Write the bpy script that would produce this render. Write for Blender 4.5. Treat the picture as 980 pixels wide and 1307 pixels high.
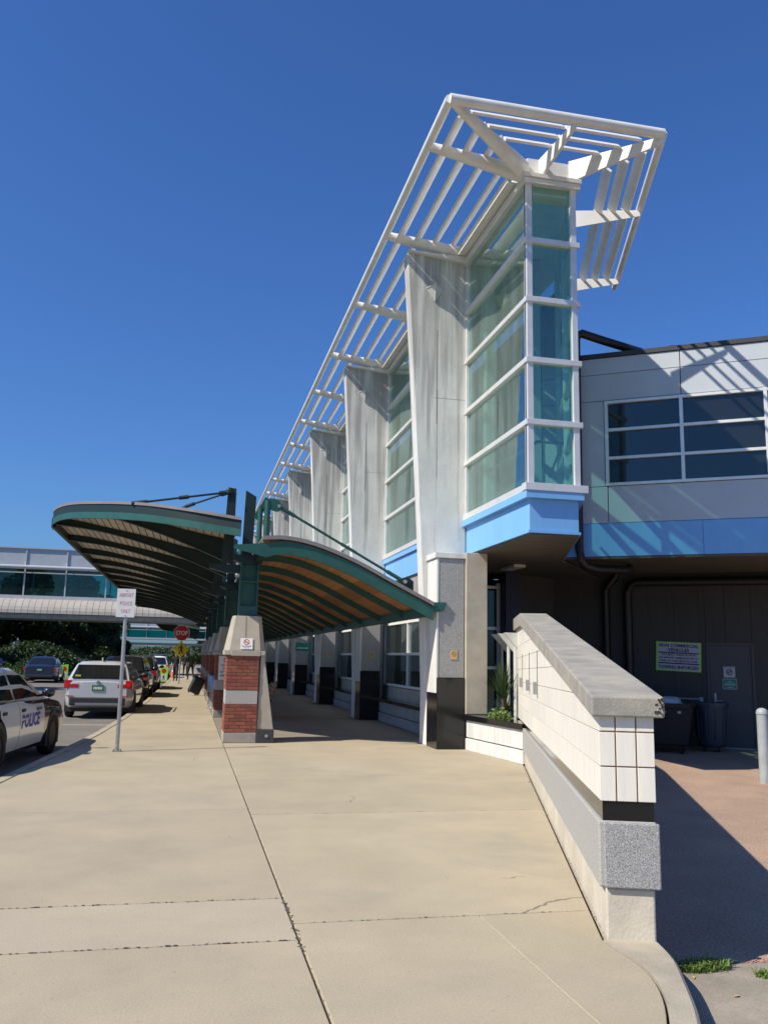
import bpy, bmesh, math, random
from mathutils import Vector, Matrix
random.seed(7)
R = math.radians
scene = bpy.context.scene
for o in list(bpy.data.objects): bpy.data.objects.remove(o)
col = scene.collection

# ------------------------------------------------------------------ camera
cam_d = bpy.data.cameras.new('camera'); cam = bpy.data.objects.new('camera', cam_d); col.objects.link(cam)
cam_d.sensor_fit = 'HORIZONTAL'; cam_d.sensor_width = 36.0; cam_d.lens = 36.0*1095/980
cam_d.clip_start = 0.05; cam_d.clip_end = 6000
c_right = Vector((0.975536, -0.218865, 0.020697)); c_up = Vector((-0.056895, -0.160413, 0.985409)); c_fwd = Vector((0.212352, 0.962479, 0.168941))
m = Matrix((c_right, c_up, -c_fwd)).transposed().to_4x4(); m.translation = (0, 0, 1.6)
cam.matrix_world = m
scene.camera = cam

# ------------------------------------------------------------------ sky, sun, exposure
SUN_AZ, SUN_EL = 17.0, 45.0          # light travels towards +X turned SUN_AZ towards +Y
trav = Vector((math.cos(R(SUN_AZ))*math.cos(R(SUN_EL)), math.sin(R(SUN_AZ))*math.cos(R(SUN_EL)), -math.sin(R(SUN_EL))))
world = bpy.data.worlds.new('World'); scene.world = world; world.use_nodes = True
nt = world.node_tree; bg = nt.nodes['Background']
sky = nt.nodes.new('ShaderNodeTexSky'); sky.sky_type = 'NISHITA'; sky.sun_disc = False
sky.sun_elevation = R(SUN_EL)
_s = -trav
sky.sun_rotation = math.atan2(_s.x, _s.y)
sky.altitude = 100; sky.air_density = 1.3; sky.dust_density = 0.8; sky.ozone_density = 2.0
hs = nt.nodes.new('ShaderNodeVectorMath'); hs.operation = 'MULTIPLY'; hs.inputs[1].default_value = (0.47, 0.84, 1.52)    # the deep polarised blue of that day's clear sky
nt.links.new(sky.outputs[0], hs.inputs[0]); nt.links.new(hs.outputs[0], bg.inputs[0])
bg.inputs[1].default_value = 0.073
sun_d = bpy.data.lights.new('sun', 'SUN'); sun_d.energy = 5.0; sun_d.angle = R(0.53); sun_d.color = (1.0, 0.925, 0.785)
sun = bpy.data.objects.new('sun', sun_d); col.objects.link(sun)
sun.rotation_euler = trav.to_track_quat('-Z', 'Y').to_euler(); sun.location = (-30, -10, 40)
vs = scene.view_settings; vs.view_transform = 'Standard'; vs.look = 'None'; vs.exposure = 0.22; vs.gamma = 1.0; vs.use_curve_mapping = False
scene.render.engine = 'CYCLES'
scene.cycles.transparent_max_bounces = 24; scene.cycles.max_bounces = 8

# ------------------------------------------------------------------ materials
def _new(name):
    m = bpy.data.materials.new(name); m.use_nodes = True
    return m, m.node_tree, m.node_tree.nodes['Principled BSDF']
def mat(name, c, rough=0.6, metal=0.0, var=0.12, scale=6.0, bump=0.0, bscale=60.0, stretch=(1,1,1), c2=None, spec=0.5, coat=0.0, fine=0.0, fscale=250.0, rand=0.0, world_tex=False, cov=(0.35, 0.65)):
    m, t, b = _new(name); n = t.nodes; l = t.links
    b.inputs['Roughness'].default_value = rough; b.inputs['Metallic'].default_value = metal
    b.inputs['Specular IOR Level'].default_value = spec; b.inputs['Coat Weight'].default_value = coat
    if c2 is None: c2 = tuple(max(0, x*(1-var*2)) for x in c)
    oi = n.new('ShaderNodeObjectInfo')
    if world_tex:
        g = n.new('ShaderNodeNewGeometry'); src = g.outputs['Position']
    else:
        tc = n.new('ShaderNodeTexCoord'); ad = n.new('ShaderNodeVectorMath'); ad.operation = 'ADD'
        sc = n.new('ShaderNodeMath'); sc.operation = 'MULTIPLY'; sc.inputs[1].default_value = 37.0
        l.new(oi.outputs['Random'], sc.inputs[0]); l.new(tc.outputs['Object'], ad.inputs[0]); l.new(sc.outputs[0], ad.inputs[1]); src = ad.outputs[0]
    mp = n.new('ShaderNodeMapping'); mp.inputs['Scale'].default_value = stretch; l.new(src, mp.inputs[0])
    no = n.new('ShaderNodeTexNoise'); no.inputs['Scale'].default_value = scale; no.inputs['Detail'].default_value = 7; no.inputs['Roughness'].default_value = 0.62
    l.new(mp.outputs[0], no.inputs['Vector'])
    r = n.new('ShaderNodeMapRange'); r.inputs[1].default_value = cov[0]; r.inputs[2].default_value = cov[1]; l.new(no.outputs[0], r.inputs[0])
    mx = n.new('ShaderNodeMix'); mx.data_type = 'RGBA'; mx.inputs[6].default_value = (*c2, 1); mx.inputs[7].default_value = (*c, 1)
    l.new(r.outputs[0], mx.inputs[0]); out = mx.outputs[2]
    if fine > 0:
        nf = n.new('ShaderNodeTexNoise'); nf.inputs['Scale'].default_value = fscale; nf.inputs['Detail'].default_value = 3; l.new(src, nf.inputs['Vector'])
        rf = n.new('ShaderNodeMapRange'); rf.inputs[1].default_value = .3; rf.inputs[2].default_value = .7; rf.inputs[3].default_value = 1-fine; rf.inputs[4].default_value = 1+fine; l.new(nf.outputs[0], rf.inputs[0])
        vm = n.new('ShaderNodeVectorMath'); vm.operation = 'SCALE'; l.new(out, vm.inputs[0]); l.new(rf.outputs[0], vm.inputs['Scale']); out = vm.outputs[0]
    if rand > 0:
        rr = n.new('ShaderNodeMapRange'); rr.inputs[3].default_value = 1-rand; rr.inputs[4].default_value = 1+rand; l.new(oi.outputs['Random'], rr.inputs[0])
        vr = n.new('ShaderNodeVectorMath'); vr.operation = 'SCALE'; l.new(out, vr.inputs[0]); l.new(rr.outputs[0], vr.inputs['Scale']); out = vr.outputs[0]
    l.new(out, b.inputs['Base Color'])
    if bump > 0:
        nb = n.new('ShaderNodeTexNoise'); nb.inputs['Scale'].default_value = bscale; nb.inputs['Detail'].default_value = 4; l.new(src, nb.inputs['Vector'])
        bp = n.new('ShaderNodeBump'); bp.inputs['Strength'].default_value = bump; bp.inputs['Distance'].default_value = 0.01
        l.new(nb.outputs[0], bp.inputs['Height']); l.new(bp.outputs[0], b.inputs['Normal'])
    return m
def glass(name, tint, gloss=(1, 1, 1), ior=1.55, base=0.05, dirt=0.02):
    m = bpy.data.materials.new(name); m.use_nodes = True; t = m.node_tree; n = t.nodes; l = t.links; n.clear()
    out = n.new('ShaderNodeOutputMaterial'); tr = n.new('ShaderNodeBsdfTransparent'); tr.inputs[0].default_value = (*tint, 1)
    gl = n.new('ShaderNodeBsdfGlossy'); gl.inputs['Color'].default_value = (*gloss, 1); gl.inputs['Roughness'].default_value = 0.01
    lw_ = n.new('ShaderNodeLayerWeight'); lw_.inputs[0].default_value = .5
    pw = n.new('ShaderNodeMath'); pw.operation = 'POWER'; pw.inputs[1].default_value = 3.4; l.new(lw_.outputs['Facing'], pw.inputs[0])
    ad = n.new('ShaderNodeMath'); ad.operation = 'MULTIPLY_ADD'; ad.use_clamp = True; ad.inputs[1].default_value = 1-base; ad.inputs[2].default_value = base; l.new(pw.outputs[0], ad.inputs[0])
    tc = n.new('ShaderNodeTexCoord'); no = n.new('ShaderNodeTexNoise'); no.inputs['Scale'].default_value = 1.3; l.new(tc.outputs['Object'], no.inputs['Vector'])
    bp = n.new('ShaderNodeBump'); bp.inputs['Strength'].default_value = 0.035; bp.inputs['Distance'].default_value = 0.05; l.new(no.outputs[0], bp.inputs['Height']); l.new(bp.outputs[0], gl.inputs['Normal'])
    mx = n.new('ShaderNodeMixShader'); l.new(ad.outputs[0], mx.inputs[0]); l.new(tr.outputs[0], mx.inputs[1]); l.new(gl.outputs[0], mx.inputs[2])
    df = n.new('ShaderNodeBsdfDiffuse'); df.inputs[0].default_value = (.5, .55, .52, 1)
    m2 = n.new('ShaderNodeMixShader'); m2.inputs[0].default_value = dirt; l.new(mx.outputs[0], m2.inputs[1]); l.new(df.outputs[0], m2.inputs[2])
    l.new(m2.outputs[0], out.inputs[0])
    return m
def leafmat(name, c, c2):
    m, t, b = _new(name); n = t.nodes; l = t.links
    g = n.new('ShaderNodeNewGeometry'); no = n.new('ShaderNodeTexNoise'); no.inputs['Scale'].default_value = 0.9; l.new(g.outputs['Position'], no.inputs['Vector'])
    r = n.new('ShaderNodeMapRange'); r.inputs[1].default_value = .3; r.inputs[2].default_value = .7; l.new(no.outputs[0], r.inputs[0])
    mx = n.new('ShaderNodeMix'); mx.data_type = 'RGBA'; mx.inputs[6].default_value = (*c2, 1); mx.inputs[7].default_value = (*c, 1); l.new(r.outputs[0], mx.inputs[0])
    l.new(mx.outputs[2], b.inputs['Base Color']); b.inputs['Roughness'].default_value = .6
    tl = n.new('ShaderNodeBsdfTranslucent'); l.new(mx.outputs[2], tl.inputs[0]); ms = n.new('ShaderNodeMixShader'); ms.inputs[0].default_value = .25
    l.new(b.outputs[0], ms.inputs[1]); l.new(tl.outputs[0], ms.inputs[2]); l.new(ms.outputs[0], n['Material Output'].inputs[0])
    return m
M = {}
def pave_mat(name, c, c2, seed):
    m = mat(name, c, .9, scale=1.1, c2=c2, bump=.12, bscale=220, fine=.13, fscale=95, rand=.045, world_tex=True, cov=(.30, .66))
    t = m.node_tree; n = t.nodes; l = t.links; b = n['Principled BSDF']; out = b.inputs['Base Color'].links[0].from_socket
    g = n.new('ShaderNodeNewGeometry'); P_ = g.outputs['Position']
    def tex(kind, scale, **kw):
        q = n.new(kind); q.inputs['Scale'].default_value = scale; l.new(P_, q.inputs['Vector'])
        for k, v_ in kw.items(): q.inputs[k].default_value = v_
        return q
    def rng(sock, a, e, lo, hi):
        r = n.new('ShaderNodeMapRange'); r.interpolation_type = 'SMOOTHSTEP'; r.inputs[1].default_value = a; r.inputs[2].default_value = e; r.inputs[3].default_value = lo; r.inputs[4].default_value = hi; l.new(sock, r.inputs[0]); return r.outputs[0]
    def blend(fac, colr):
        nonlocal out
        mx = n.new('ShaderNodeMix'); mx.data_type = 'RGBA'; mx.inputs[7].default_value = (*colr, 1); l.new(out, mx.inputs[6]); l.new(fac, mx.inputs[0]); out = mx.outputs[2]
    def mul(a, e):
        q = n.new('ShaderNodeMath'); q.operation = 'MULTIPLY'; l.new(a, q.inputs[0]); l.new(e, q.inputs[1]); return q.outputs[0]
    big = tex('ShaderNodeTexNoise', .45, Detail=8, Roughness=.7, Distortion=.6)
    blend(rng(big.outputs[0], .52, .72, 0, .42), (.25, .232, .195))                 # grey weathered areas
    yel = tex('ShaderNodeTexNoise', .8, Detail=5, Roughness=.6); 
    blend(rng(yel.outputs[0], .55, .75, 0, .35), (.43, .36, .23))                  # yellowed areas
    vo = tex('ShaderNodeTexVoronoi', 1.9, Randomness=1.0); vs_ = n.new('ShaderNodeSeparateColor'); l.new(vo.outputs['Color'], vs_.inputs[0])
    blend(mul(rng(vo.outputs['Distance'], .018, .034, .7, 0), rng(vs_.outputs[0], .45, .5, 0, 1)), (.12, .11, .10))     # gum and oil spots
    sp_ = tex('ShaderNodeTexNoise', 34, Detail=2); blend(rng(sp_.outputs[0], .66, .76, 0, .35), (.50, .45, .38))            # pale aggregate
    s2_ = tex('ShaderNodeTexNoise', 27, Detail=2); blend(rng(s2_.outputs[0], .67, .76, 0, .45), (.20, .18, .15))
    cr_ = tex('ShaderNodeTexVoronoi', .42, Randomness=1.0); cr_.feature = 'DISTANCE_TO_EDGE'
    ds = tex('ShaderNodeTexNoise', 3.0, Detail=6); vm = n.new('ShaderNodeVectorMath'); vm.operation = 'MULTIPLY_ADD'; vm.inputs[1].default_value = (.35, .35, 0); l.new(ds.outputs[1], vm.inputs[0]); l.new(P_, vm.inputs[2]); l.new(vm.outputs[0], cr_.inputs['Vector'])
    mk = tex('ShaderNodeTexNoise', .55, Detail=2)
    blend(mul(rng(cr_.outputs['Distance'], .0012, .0035, .75, 0), rng(mk.outputs[0], .60, .64, 0, 1)), (.10, .09, .08))      # hairline cracks
    l.new(out, b.inputs['Base Color']); return m
M['paving'] = pave_mat('paving', (.41, .347, .240), (.34, .29, .205), 1)
M['paving_shaded'] = pave_mat('paving_shaded', (.25, .22, .17), (.20, .175, .14), 3)  # same paving, with the shade under the walkway canopy put into its colour
M['paving_new'] = pave_mat('paving_new', (.425, .362, .262), (.365, .312, .23), 2)
M['kerb'] = mat('kerb', (.44, .385, .29), .9, var=.13, scale=2.5, bump=.4, bscale=90, fine=.08, world_tex=True)
M['soil'] = mat('soil', (.05, .04, .03), .95, var=.2, scale=20, bump=.6, bscale=60)
M['bark'] = mat('bark', (.09, .06, .045), .9, var=.2, scale=14, bump=.6)
M['asphalt'] = mat('asphalt', (.19, .172, .15), .92, var=.12, scale=.6, bump=.5, bscale=150, fine=.2, fscale=220, world_tex=True)
M['red_asphalt'] = mat('red_asphalt', (.42, .29, .205), .92, var=.15, scale=1.2, bump=.5, bscale=120, fine=.42, fscale=55, world_tex=True, c2=(.33, .225, .165))
M['apron'] = mat('apron', (.34, .295, .235), .92, var=.16, scale=2.2, bump=.5, bscale=130, fine=.2, fscale=150, world_tex=True)
M['grass'] = mat('grass', (.075, .105, .03), .9, var=.25, scale=3, world_tex=True)
M['white_line'] = mat('white_line', (.62, .60, .55), .8, var=.15, scale=9, world_tex=True)
M['yellow_line'] = mat('yellow_line', (.75, .42, .04), .8, var=.15, scale=9)
M['concrete'] = mat('concrete', (.70, .685, .635), .85, scale=1.6, stretch=(2.2, 2.2, .28), c2=(.53, .52, .49), bump=.2, bscale=40, fine=.06, fscale=60, cov=(.36, .6))
def fin_mat():
    m = mat('fin_concrete', (.72, .71, .66), .85, scale=1.6, stretch=(1.2, 1.2, .7), c2=(.57, .56, .53), bump=.2, bscale=40, fine=.06, fscale=60, cov=(.3, .7), world_tex=True)
    t = m.node_tree; n = t.nodes; l = t.links; b = n['Principled BSDF']; src = b.inputs['Base Color'].links[0].from_socket
    g = n.new('ShaderNodeNewGeometry'); mp = n.new('ShaderNodeMapping'); mp.inputs['Scale'].default_value = (5, 5, .22); l.new(g.outputs['Position'], mp.inputs[0])
    no = n.new('ShaderNodeTexNoise'); no.inputs['Scale'].default_value = 1.6; no.inputs['Detail'].default_value = 6; l.new(mp.outputs[0], no.inputs['Vector'])
    sx = n.new('ShaderNodeSeparateXYZ'); l.new(g.outputs['Position'], sx.inputs[0])
    hr = n.new('ShaderNodeMapRange'); hr.inputs[1].default_value = 4.0; hr.inputs[2].default_value = 9.9; hr.inputs[3].default_value = .16; hr.inputs[4].default_value = -.12; l.new(sx.outputs[2], hr.inputs[0])
    su_ = n.new('ShaderNodeMath'); su_.operation = 'SUBTRACT'; l.new(no.outputs[0], su_.inputs[0]); l.new(hr.outputs[0], su_.inputs[1])
    r = n.new('ShaderNodeMapRange'); r.inputs[1].default_value = .45; r.inputs[2].default_value = .62; r.inputs[3].default_value = 0; r.inputs[4].default_value = .58; l.new(su_.outputs[0], r.inputs[0])
    mx = n.new('ShaderNodeMix'); mx.data_type = 'RGBA'; mx.inputs[7].default_value = (.24, .225, .20, 1); l.new(src, mx.inputs[6]); l.new(r.outputs[0], mx.inputs[0]); l.new(mx.outputs[2], b.inputs['Base Color'])
    return m
M['fin'] = fin_mat()
M['concrete_stain'] = mat('concrete_stain', (.27, .255, .23), .9, scale=6, stretch=(6, 6, .15), var=.25)
M['concrete_warm'] = mat('concrete_warm', (.45, .405, .33), .88, scale=2.5, c2=(.36, .32, .255), bump=.25, bscale=60, fine=.06)
M['concrete_grey'] = mat('concrete_grey', (.34, .325, .30), .88, scale=2.5, c2=(.26, .25, .23), bump=.25, bscale=60, fine=.06)
M['coping'] = mat('coping', (.37, .335, .275), .9, scale=3.5, stretch=(1, 1, 1), c2=(.25, .235, .21), bump=.3, bscale=80, fine=.1, fscale=120)
M['coping_side'] = M['coping']
M['granite'] = mat('granite', (.46, .45, .43), .6, scale=140, c2=(.17, .17, .17), fine=.3, fscale=260, bump=.1, cov=(.4, .6))
M['granite_light'] = mat('granite_light', (.47, .45, .41), .7, scale=120, c2=(.3, .29, .27), fine=.18, fscale=260)
M['black_granite'] = mat('black_granite', (.012, .012, .013), .12, scale=90, var=.3)
M['tile'] = mat('tile', (.80, .755, .665), .55, scale=3, stretch=(4, 4, .5), c2=(.71, .665, .575), rand=.035, bump=.05)
M['grout'] = mat('grout', (.30, .17, .105), .9, var=.2, scale=20)
M['brick'] = mat('brick', (.30, .085, .045), .85, scale=30, c2=(.20, .06, .04), rand=.25, bump=.4, bscale=90)
M['mortar'] = mat('mortar', (.26, .22, .19), .95, var=.15, scale=30, bump=.4)
M['white_paint'] = mat('white_paint', (.80, .785, .74), .42, var=.05, scale=3, c2=(.70, .68, .63))
M['alu'] = mat('aluminium', (.80, .78, .74), .38, metal=.35, var=.06, scale=4)
M['alu_dark'] = mat('aluminium_dark', (.34, .34, .34), .4, metal=.4, var=.08)
M['blue'] = mat('blue_panel', (.20, .455, .79), .42, scale=1.4, stretch=(3, 3, .4), c2=(.18, .42, .75), rand=.015)
M['panel'] = mat('lavender_panel', (.50, .535, .57), .42, var=.03, scale=1.2, rand=.02)
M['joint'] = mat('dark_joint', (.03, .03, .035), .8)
M['dark_metal'] = mat('dark_metal', (.045, .045, .05), .55, var=.1)
M['black_pipe'] = mat('black_pipe', (.015, .014, .016), .45, var=.1)
M['dark_wall'] = mat('dark_wall', (.066, .064, .062), .8, var=.06, scale=3, stretch=(1, 1, .3))
M['dark_door'] = mat('dark_door', (.078, .078, .082), .6, var=.05)
M['soffit'] = mat('soffit', (.12, .105, .082), .7, var=.1, scale=3)
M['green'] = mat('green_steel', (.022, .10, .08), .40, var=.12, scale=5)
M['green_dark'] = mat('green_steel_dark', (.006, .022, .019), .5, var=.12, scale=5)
M['roof_metal'] = mat('roof_metal', (.22, .20, .20), .5, var=.08)
M['wood'] = mat('soffit_wood', (.50, .22, .075), .6, scale=3, stretch=(1.5, 12, 12), c2=(.30, .125, .045), rand=.22)
M['deck_board'] = mat('deck_board', (.60, .52, .42), .8, scale=4, var=.12, rand=.12)
M['bench_wood'] = mat('bench_wood', (.35, .19, .09), .6, scale=6, stretch=(1, 8, 8), var=.2)
M['glass'] = glass('teal_glass', (.66, .845, .80), (.90, 1.0, .97), 1.62, .12, .012)
M['glass_bridge'] = glass('bridge_glass', (.30, .70, .70), (.9, 1, 1), 1.45, .04, .02)
M['glass_dark'] = glass('dark_glass', (.34, .44, .46), (.8, .95, 1), 1.6, .055, .025)
M['glass_car'] = glass('car_glass', (.12, .13, .13), (1, 1, 1), 1.5, .03, .01)
M['interior'] = mat('interior', (.20, .22, .21), .9, var=.1)
M['interior_dark'] = mat('interior_dark', (.05, .055, .06), .9, var=.1)
M['car_white'] = mat('car_white', (.78, .77, .74), .3, var=.02, coat=1.0)
M['car_silver'] = mat('car_silver', (.62, .63, .65), .28, metal=.35, var=.03, coat=1.0)
M['car_black'] = mat('car_black', (.010, .010, .012), .2, var=.1, coat=1.0)
M['car_blue'] = mat('car_blue', (.012, .022, .06), .25, var=.1, coat=1.0)
M['car_grey'] = mat('car_grey', (.05, .052, .055), .25, var=.1, coat=1.0)
M['plastic'] = mat('black_plastic', (.022, .022, .023), .6, var=.1)
M['rubber'] = mat('rubber', (.014, .014, .014), .85, var=.2)
M['rim'] = mat('rim', (.42, .42, .43), .3, metal=.9, var=.05)
M['red_lens'] = mat('red_lens', (.55, .012, .015), .15, var=.15, coat=1.0)
M['amber'] = mat('amber', (.7, .3, .03), .2)
M['plate'] = mat('plate_green', (.02, .16, .08), .5)
M['sign_white'] = mat('sign_white', (.78, .77, .74), .5, var=.03)
M['sign_red'] = mat('sign_red', (.55, .015, .02), .45, var=.05)
M['sign_yellow'] = mat('sign_yellow', (.75, .58, .01), .45, var=.05)
M['sign_lime'] = mat('sign_lime', (.36, .78, .06), .45, var=.05)
M['sign_green'] = mat('sign_green', (.01, .23, .17), .45, var=.05)
M['sign_navy'] = mat('sign_navy', (.012, .016, .06), .5)
M['sign_grey'] = mat('sign_grey', (.50, .52, .58), .5, var=.04)
M['sign_black'] = mat('sign_black', (.012, .012, .012), .5)
M['sign_tan'] = mat('sign_tan', (.62, .43, .20), .5, var=.1)
M['sign_pink'] = mat('sign_faded_red', (.72, .36, .32), .6)
M['police_blue'] = mat('police_blue', (.02, .04, .32), .4)
M['galv'] = mat('galvanised', (.42, .43, .44), .45, metal=.6, var=.12, scale=20)
M['bollard'] = mat('bollard_paint', (.36, .39, .40), .5, var=.08, scale=6)
M['bin'] = mat('bin_plastic', (.035, .045, .07), .5, var=.1)
M['bag'] = mat('bag_plastic', (.62, .64, .70), .4, var=.08)
M['leaf'] = leafmat('leaf', (.045, .085, .022), (.018, .038, .010))
M['leaf_light'] = leafmat('leaf_light', (.12, .20, .04), (.06, .11, .02))
M['grass_blade'] = leafmat('grass_blade', (.17, .26, .05), (.09, .16, .03))
M['hill'] = mat('hill_forest', (.06, .095, .075), .95, var=.25, scale=.05, world_tex=True)
M['skin'] = mat('skin', (.45, .27, .19), .6)
M['cloth_dark'] = mat('cloth_dark', (.02, .021, .026), .9)
M['cloth_green'] = mat('cloth_green', (.045, .11, .03), .9)
M['cloth_white'] = mat('cloth_white', (.6, .6, .58), .9)
M['orange'] = mat('orange', (.65, .16, .03), .6)
M['lamp_white'] = mat('lamp_white', (.6, .6, .56), .5, var=.05)

# ------------------------------------------------------------------ mesh helpers
def origin(p):
    v = Vector((0, 0, 0))
    while p: v += p.location; p = p.parent
    return v
def finish(name, me, ma, parent=None, smooth=None, bevel=0.0, loc=None):
    o = bpy.data.objects.new(name, me); col.objects.link(o)
    if parent: o.parent = parent
    if ma is not None and not me.materials: me.materials.append(ma)
    if smooth:
        for p in me.polygons: p.use_smooth = True
        me.set_sharp_from_angle(angle=R(smooth))
    if bevel:
        b = o.modifiers.new('bevel', 'BEVEL'); b.width = bevel; b.segments = 2; b.limit_method = 'ANGLE'; b.angle_limit = R(40)
    if loc is not None: o.location = loc
    return o
class MB:
    def __init__(s): s.v = []; s.f = []
    def add(s, v, f):
        k = len(s.v); s.v += [Vector(p) for p in v]; s.f += [[i+k for i in q] for q in f]; return s
    def box(s, x0, x1, y0, y1, z0, z1, f=None):
        f = f or (lambda a, b, c: (a, b, c))
        return s.add([f(x, y, z) for z in (z0, z1) for y in (y0, y1) for x in (x0, x1)],
                     [(0, 2, 3, 1), (4, 5, 7, 6), (0, 1, 5, 4), (2, 6, 7, 3), (0, 4, 6, 2), (1, 3, 7, 5)])
    def prism(s, pts, a0, a1, f):     # polygon (u,v) swept over a; f(u,v,a) -> xyz
        n = len(pts)
        return s.add([f(u, v, a0) for u, v in pts]+[f(u, v, a1) for u, v in pts],
                     [list(range(n))[::-1], [n+i for i in range(n)]]+[(i, (i+1) % n, n+(i+1) % n, n+i) for i in range(n)])
    def hex8(s, b, t):                # bottom 4 and top 4 corners
        return s.add(list(b)+list(t), [(3, 2, 1, 0), (4, 5, 6, 7), (0, 1, 5, 4), (1, 2, 6, 5), (2, 3, 7, 6), (3, 0, 4, 7)])
    def tube(s, path, r, n=10, caps=True):
        path = [Vector(p) for p in path]; rs = r if isinstance(r, (list, tuple)) else [r]*len(path)
        ref = Vector((0, 0, 1)); k = len(s.v); v = []; f = []
        for i, p in enumerate(path):
            d = (path[min(i+1, len(path)-1)]-path[max(i-1, 0)]).normalized()
            rr = ref if abs(d.dot(ref)) < .95 else Vector((0, 1, 0))
            a = d.cross(rr).normalized(); b = d.cross(a)
            for j in range(n):
                t = 2*math.pi*j/n; v.append(p+(a*math.cos(t)+b*math.sin(t))*rs[i])
        for i in range(len(path)-1):
            for j in range(n): f.append((i*n+j, i*n+(j+1) % n, (i+1)*n+(j+1) % n, (i+1)*n+j))
        if caps: f += [list(range(n))[::-1], [(len(path)-1)*n+j for j in range(n)]]
        return s.add(v, f)
    def bar(s, p0, p1, w, h, up=(0, 0, 1), w1=None, h1=None):
        p0 = Vector(p0); p1 = Vector(p1); d = (p1-p0).normalized(); a = d.cross(Vector(up)).normalized(); b = a.cross(d)
        w1 = w if w1 is None else w1; h1 = h if h1 is None else h1
        q = lambda p, W, H: [p-a*W/2-b*H/2, p+a*W/2-b*H/2, p+a*W/2+b*H/2, p-a*W/2+b*H/2]
        return s.hex8(q(p0, w, h), q(p1, w1, h1))
    def lathe(s, c, prof, n=16):
        v = []; f = []
        for r, z in prof:
            for j in range(n): v.append((c[0]+r*math.cos(2*math.pi*j/n), c[1]+r*math.sin(2*math.pi*j/n), c[2]+z))
        for i in range(len(prof)-1):
            for j in range(n): f.append((i*n+j, i*n+(j+1) % n, (i+1)*n+(j+1) % n, (i+1)*n+j))
        f += [list(range(n))[::-1], [(len(prof)-1)*n+j for j in range(n)]]
        return s.add(v, f)
    def build(s, name, ma, parent=None, smooth=None, bevel=0.0, fix=True):
        og = origin(parent); me = bpy.data.meshes.new(name)
        me.from_pydata([tuple(p-og) for p in s.v], [], s.f)
        if fix:
            b = bmesh.new(); b.from_mesh(me); bmesh.ops.recalc_face_normals(b, faces=b.faces); b.to_mesh(me); b.free()
        return finish(name, me, ma, parent, smooth, bevel)
def tag(o, label=None, cat=None, group=None, kind=None):
    if label: o['label'] = label
    if cat: o['category'] = cat
    if group: o['group'] = group
    if kind: o['kind'] = kind
    return o
def thing(name, label, cat, loc=(0, 0, 0), group=None):
    o = bpy.data.objects.new(name, None); col.objects.link(o); o.location = loc; o.empty_display_size = .2
    return tag(o, label, cat, group)
def part_empty_mesh(name, parent): pass
_unit = {}
def piece(name, size, loc, ma, parent, bevel=0.0, rot=None):
    """a box piece that shares its mesh with every other piece of that size and material; loc is its centre in world space"""
    k = (tuple(round(x, 3) for x in size), ma.name, bevel)
    if k not in _unit:
        x, y, z = [q/2 for q in size]; b = bmesh.new()
        bmesh.ops.create_cube(b, size=1.0); bmesh.ops.scale(b, vec=size, verts=b.verts)
        if bevel: bmesh.ops.bevel(b, geom=b.edges[:], offset=bevel, segments=1, affect='EDGES')
        me = bpy.data.meshes.new(name); b.to_mesh(me); b.free(); me.materials.append(ma); _unit[k] = me
    o = bpy.data.objects.new(name, _unit[k]); col.objects.link(o); o.parent = parent
    o.location = Vector(loc)-origin(parent)
    if rot: o.rotation_euler = rot
    return o
def copy_tree(o, parent=None):
    c = o.copy(); col.objects.link(c); c.parent = parent
    for ch in o.children: copy_tree(ch, c)
    return c
def frame3(o, x, y, z):               # matrix from origin and three axes
    m = Matrix((Vector(x), Vector(y), Vector(z))).transposed().to_4x4(); m.translation = Vector(o); return m
def text(name, s, size, ma, parent, org, xax, yax, align='CENTER', bold=0.0, shear=0.0, width=None, depth=.001):
    """flat lettering as a mesh: org = centre of the baseline, xax reading direction, yax up"""
    cu = bpy.data.curves.new(name, 'FONT'); cu.body = s; cu.size = size; cu.align_x = align; cu.offset = bold; cu.shear = shear; cu.resolution_u = 2; cu.extrude = depth
    t = bpy.data.objects.new('tmp_text', cu); col.objects.link(t); bpy.context.view_layer.update()
    me = bpy.data.meshes.new_from_object(t.evaluated_get(bpy.context.evaluated_depsgraph_get())); bpy.data.objects.remove(t); bpy.data.curves.remove(cu)
    xs = [v.co.x for v in me.vertices]; k = 1.0
    if width and xs: k = width/(max(xs)-min(xs))
    x = Vector(xax).normalized(); y = Vector(yax).normalized(); z = x.cross(y)
    mm = frame3(Vector(org)-origin(parent), x*k, y, z); me.transform(mm); me.name = name
    for f in me.polygons: f.material_index = 0
    me.materials.clear(); me.materials.append(ma)
    return finish(name, me, None, parent)

# ================================================================== SETTING
def interp(tab, y):
    if y <= tab[0][0]: return tab[0][1]
    for (a, b), (c, d) in zip(tab, tab[1:]):
        if y <= c: return b+(d-b)*(y-a)/(c-a)
    return tab[-1][1]
def smooth_interp(tab, x):     # Catmull-Rom through the table
    for i in range(len(tab)-1):
        if x <= tab[i+1][0] or i == len(tab)-2:
            p0 = tab[max(i-1, 0)]; p1 = tab[i]; p2 = tab[i+1]; p3 = tab[min(i+2, len(tab)-1)]
            t = (x-p1[0])/(p2[0]-p1[0]); m1 = (p2[1]-p0[1])/max(p2[0]-p0[0], 1e-6)*(p2[0]-p1[0]); m2 = (p3[1]-p1[1])/max(p3[0]-p1[0], 1e-6)*(p2[0]-p1[0])
            return (2*t**3-3*t**2+1)*p1[1]+(t**3-2*t**2+t)*m1+(-2*t**3+3*t**2)*p2[1]+(t**3-t**2)*m2
KL = [(-8, -3.4), (4, -2.95), (8, -2.62), (12.25, -2.28), (15.4, -2.02), (18.3, -1.80), (23.5, -1.58), (32, -1.40), (42, -1.30), (55, -1.20), (400, -1.1)]
kl = lambda y: interp(KL, y)
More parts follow.
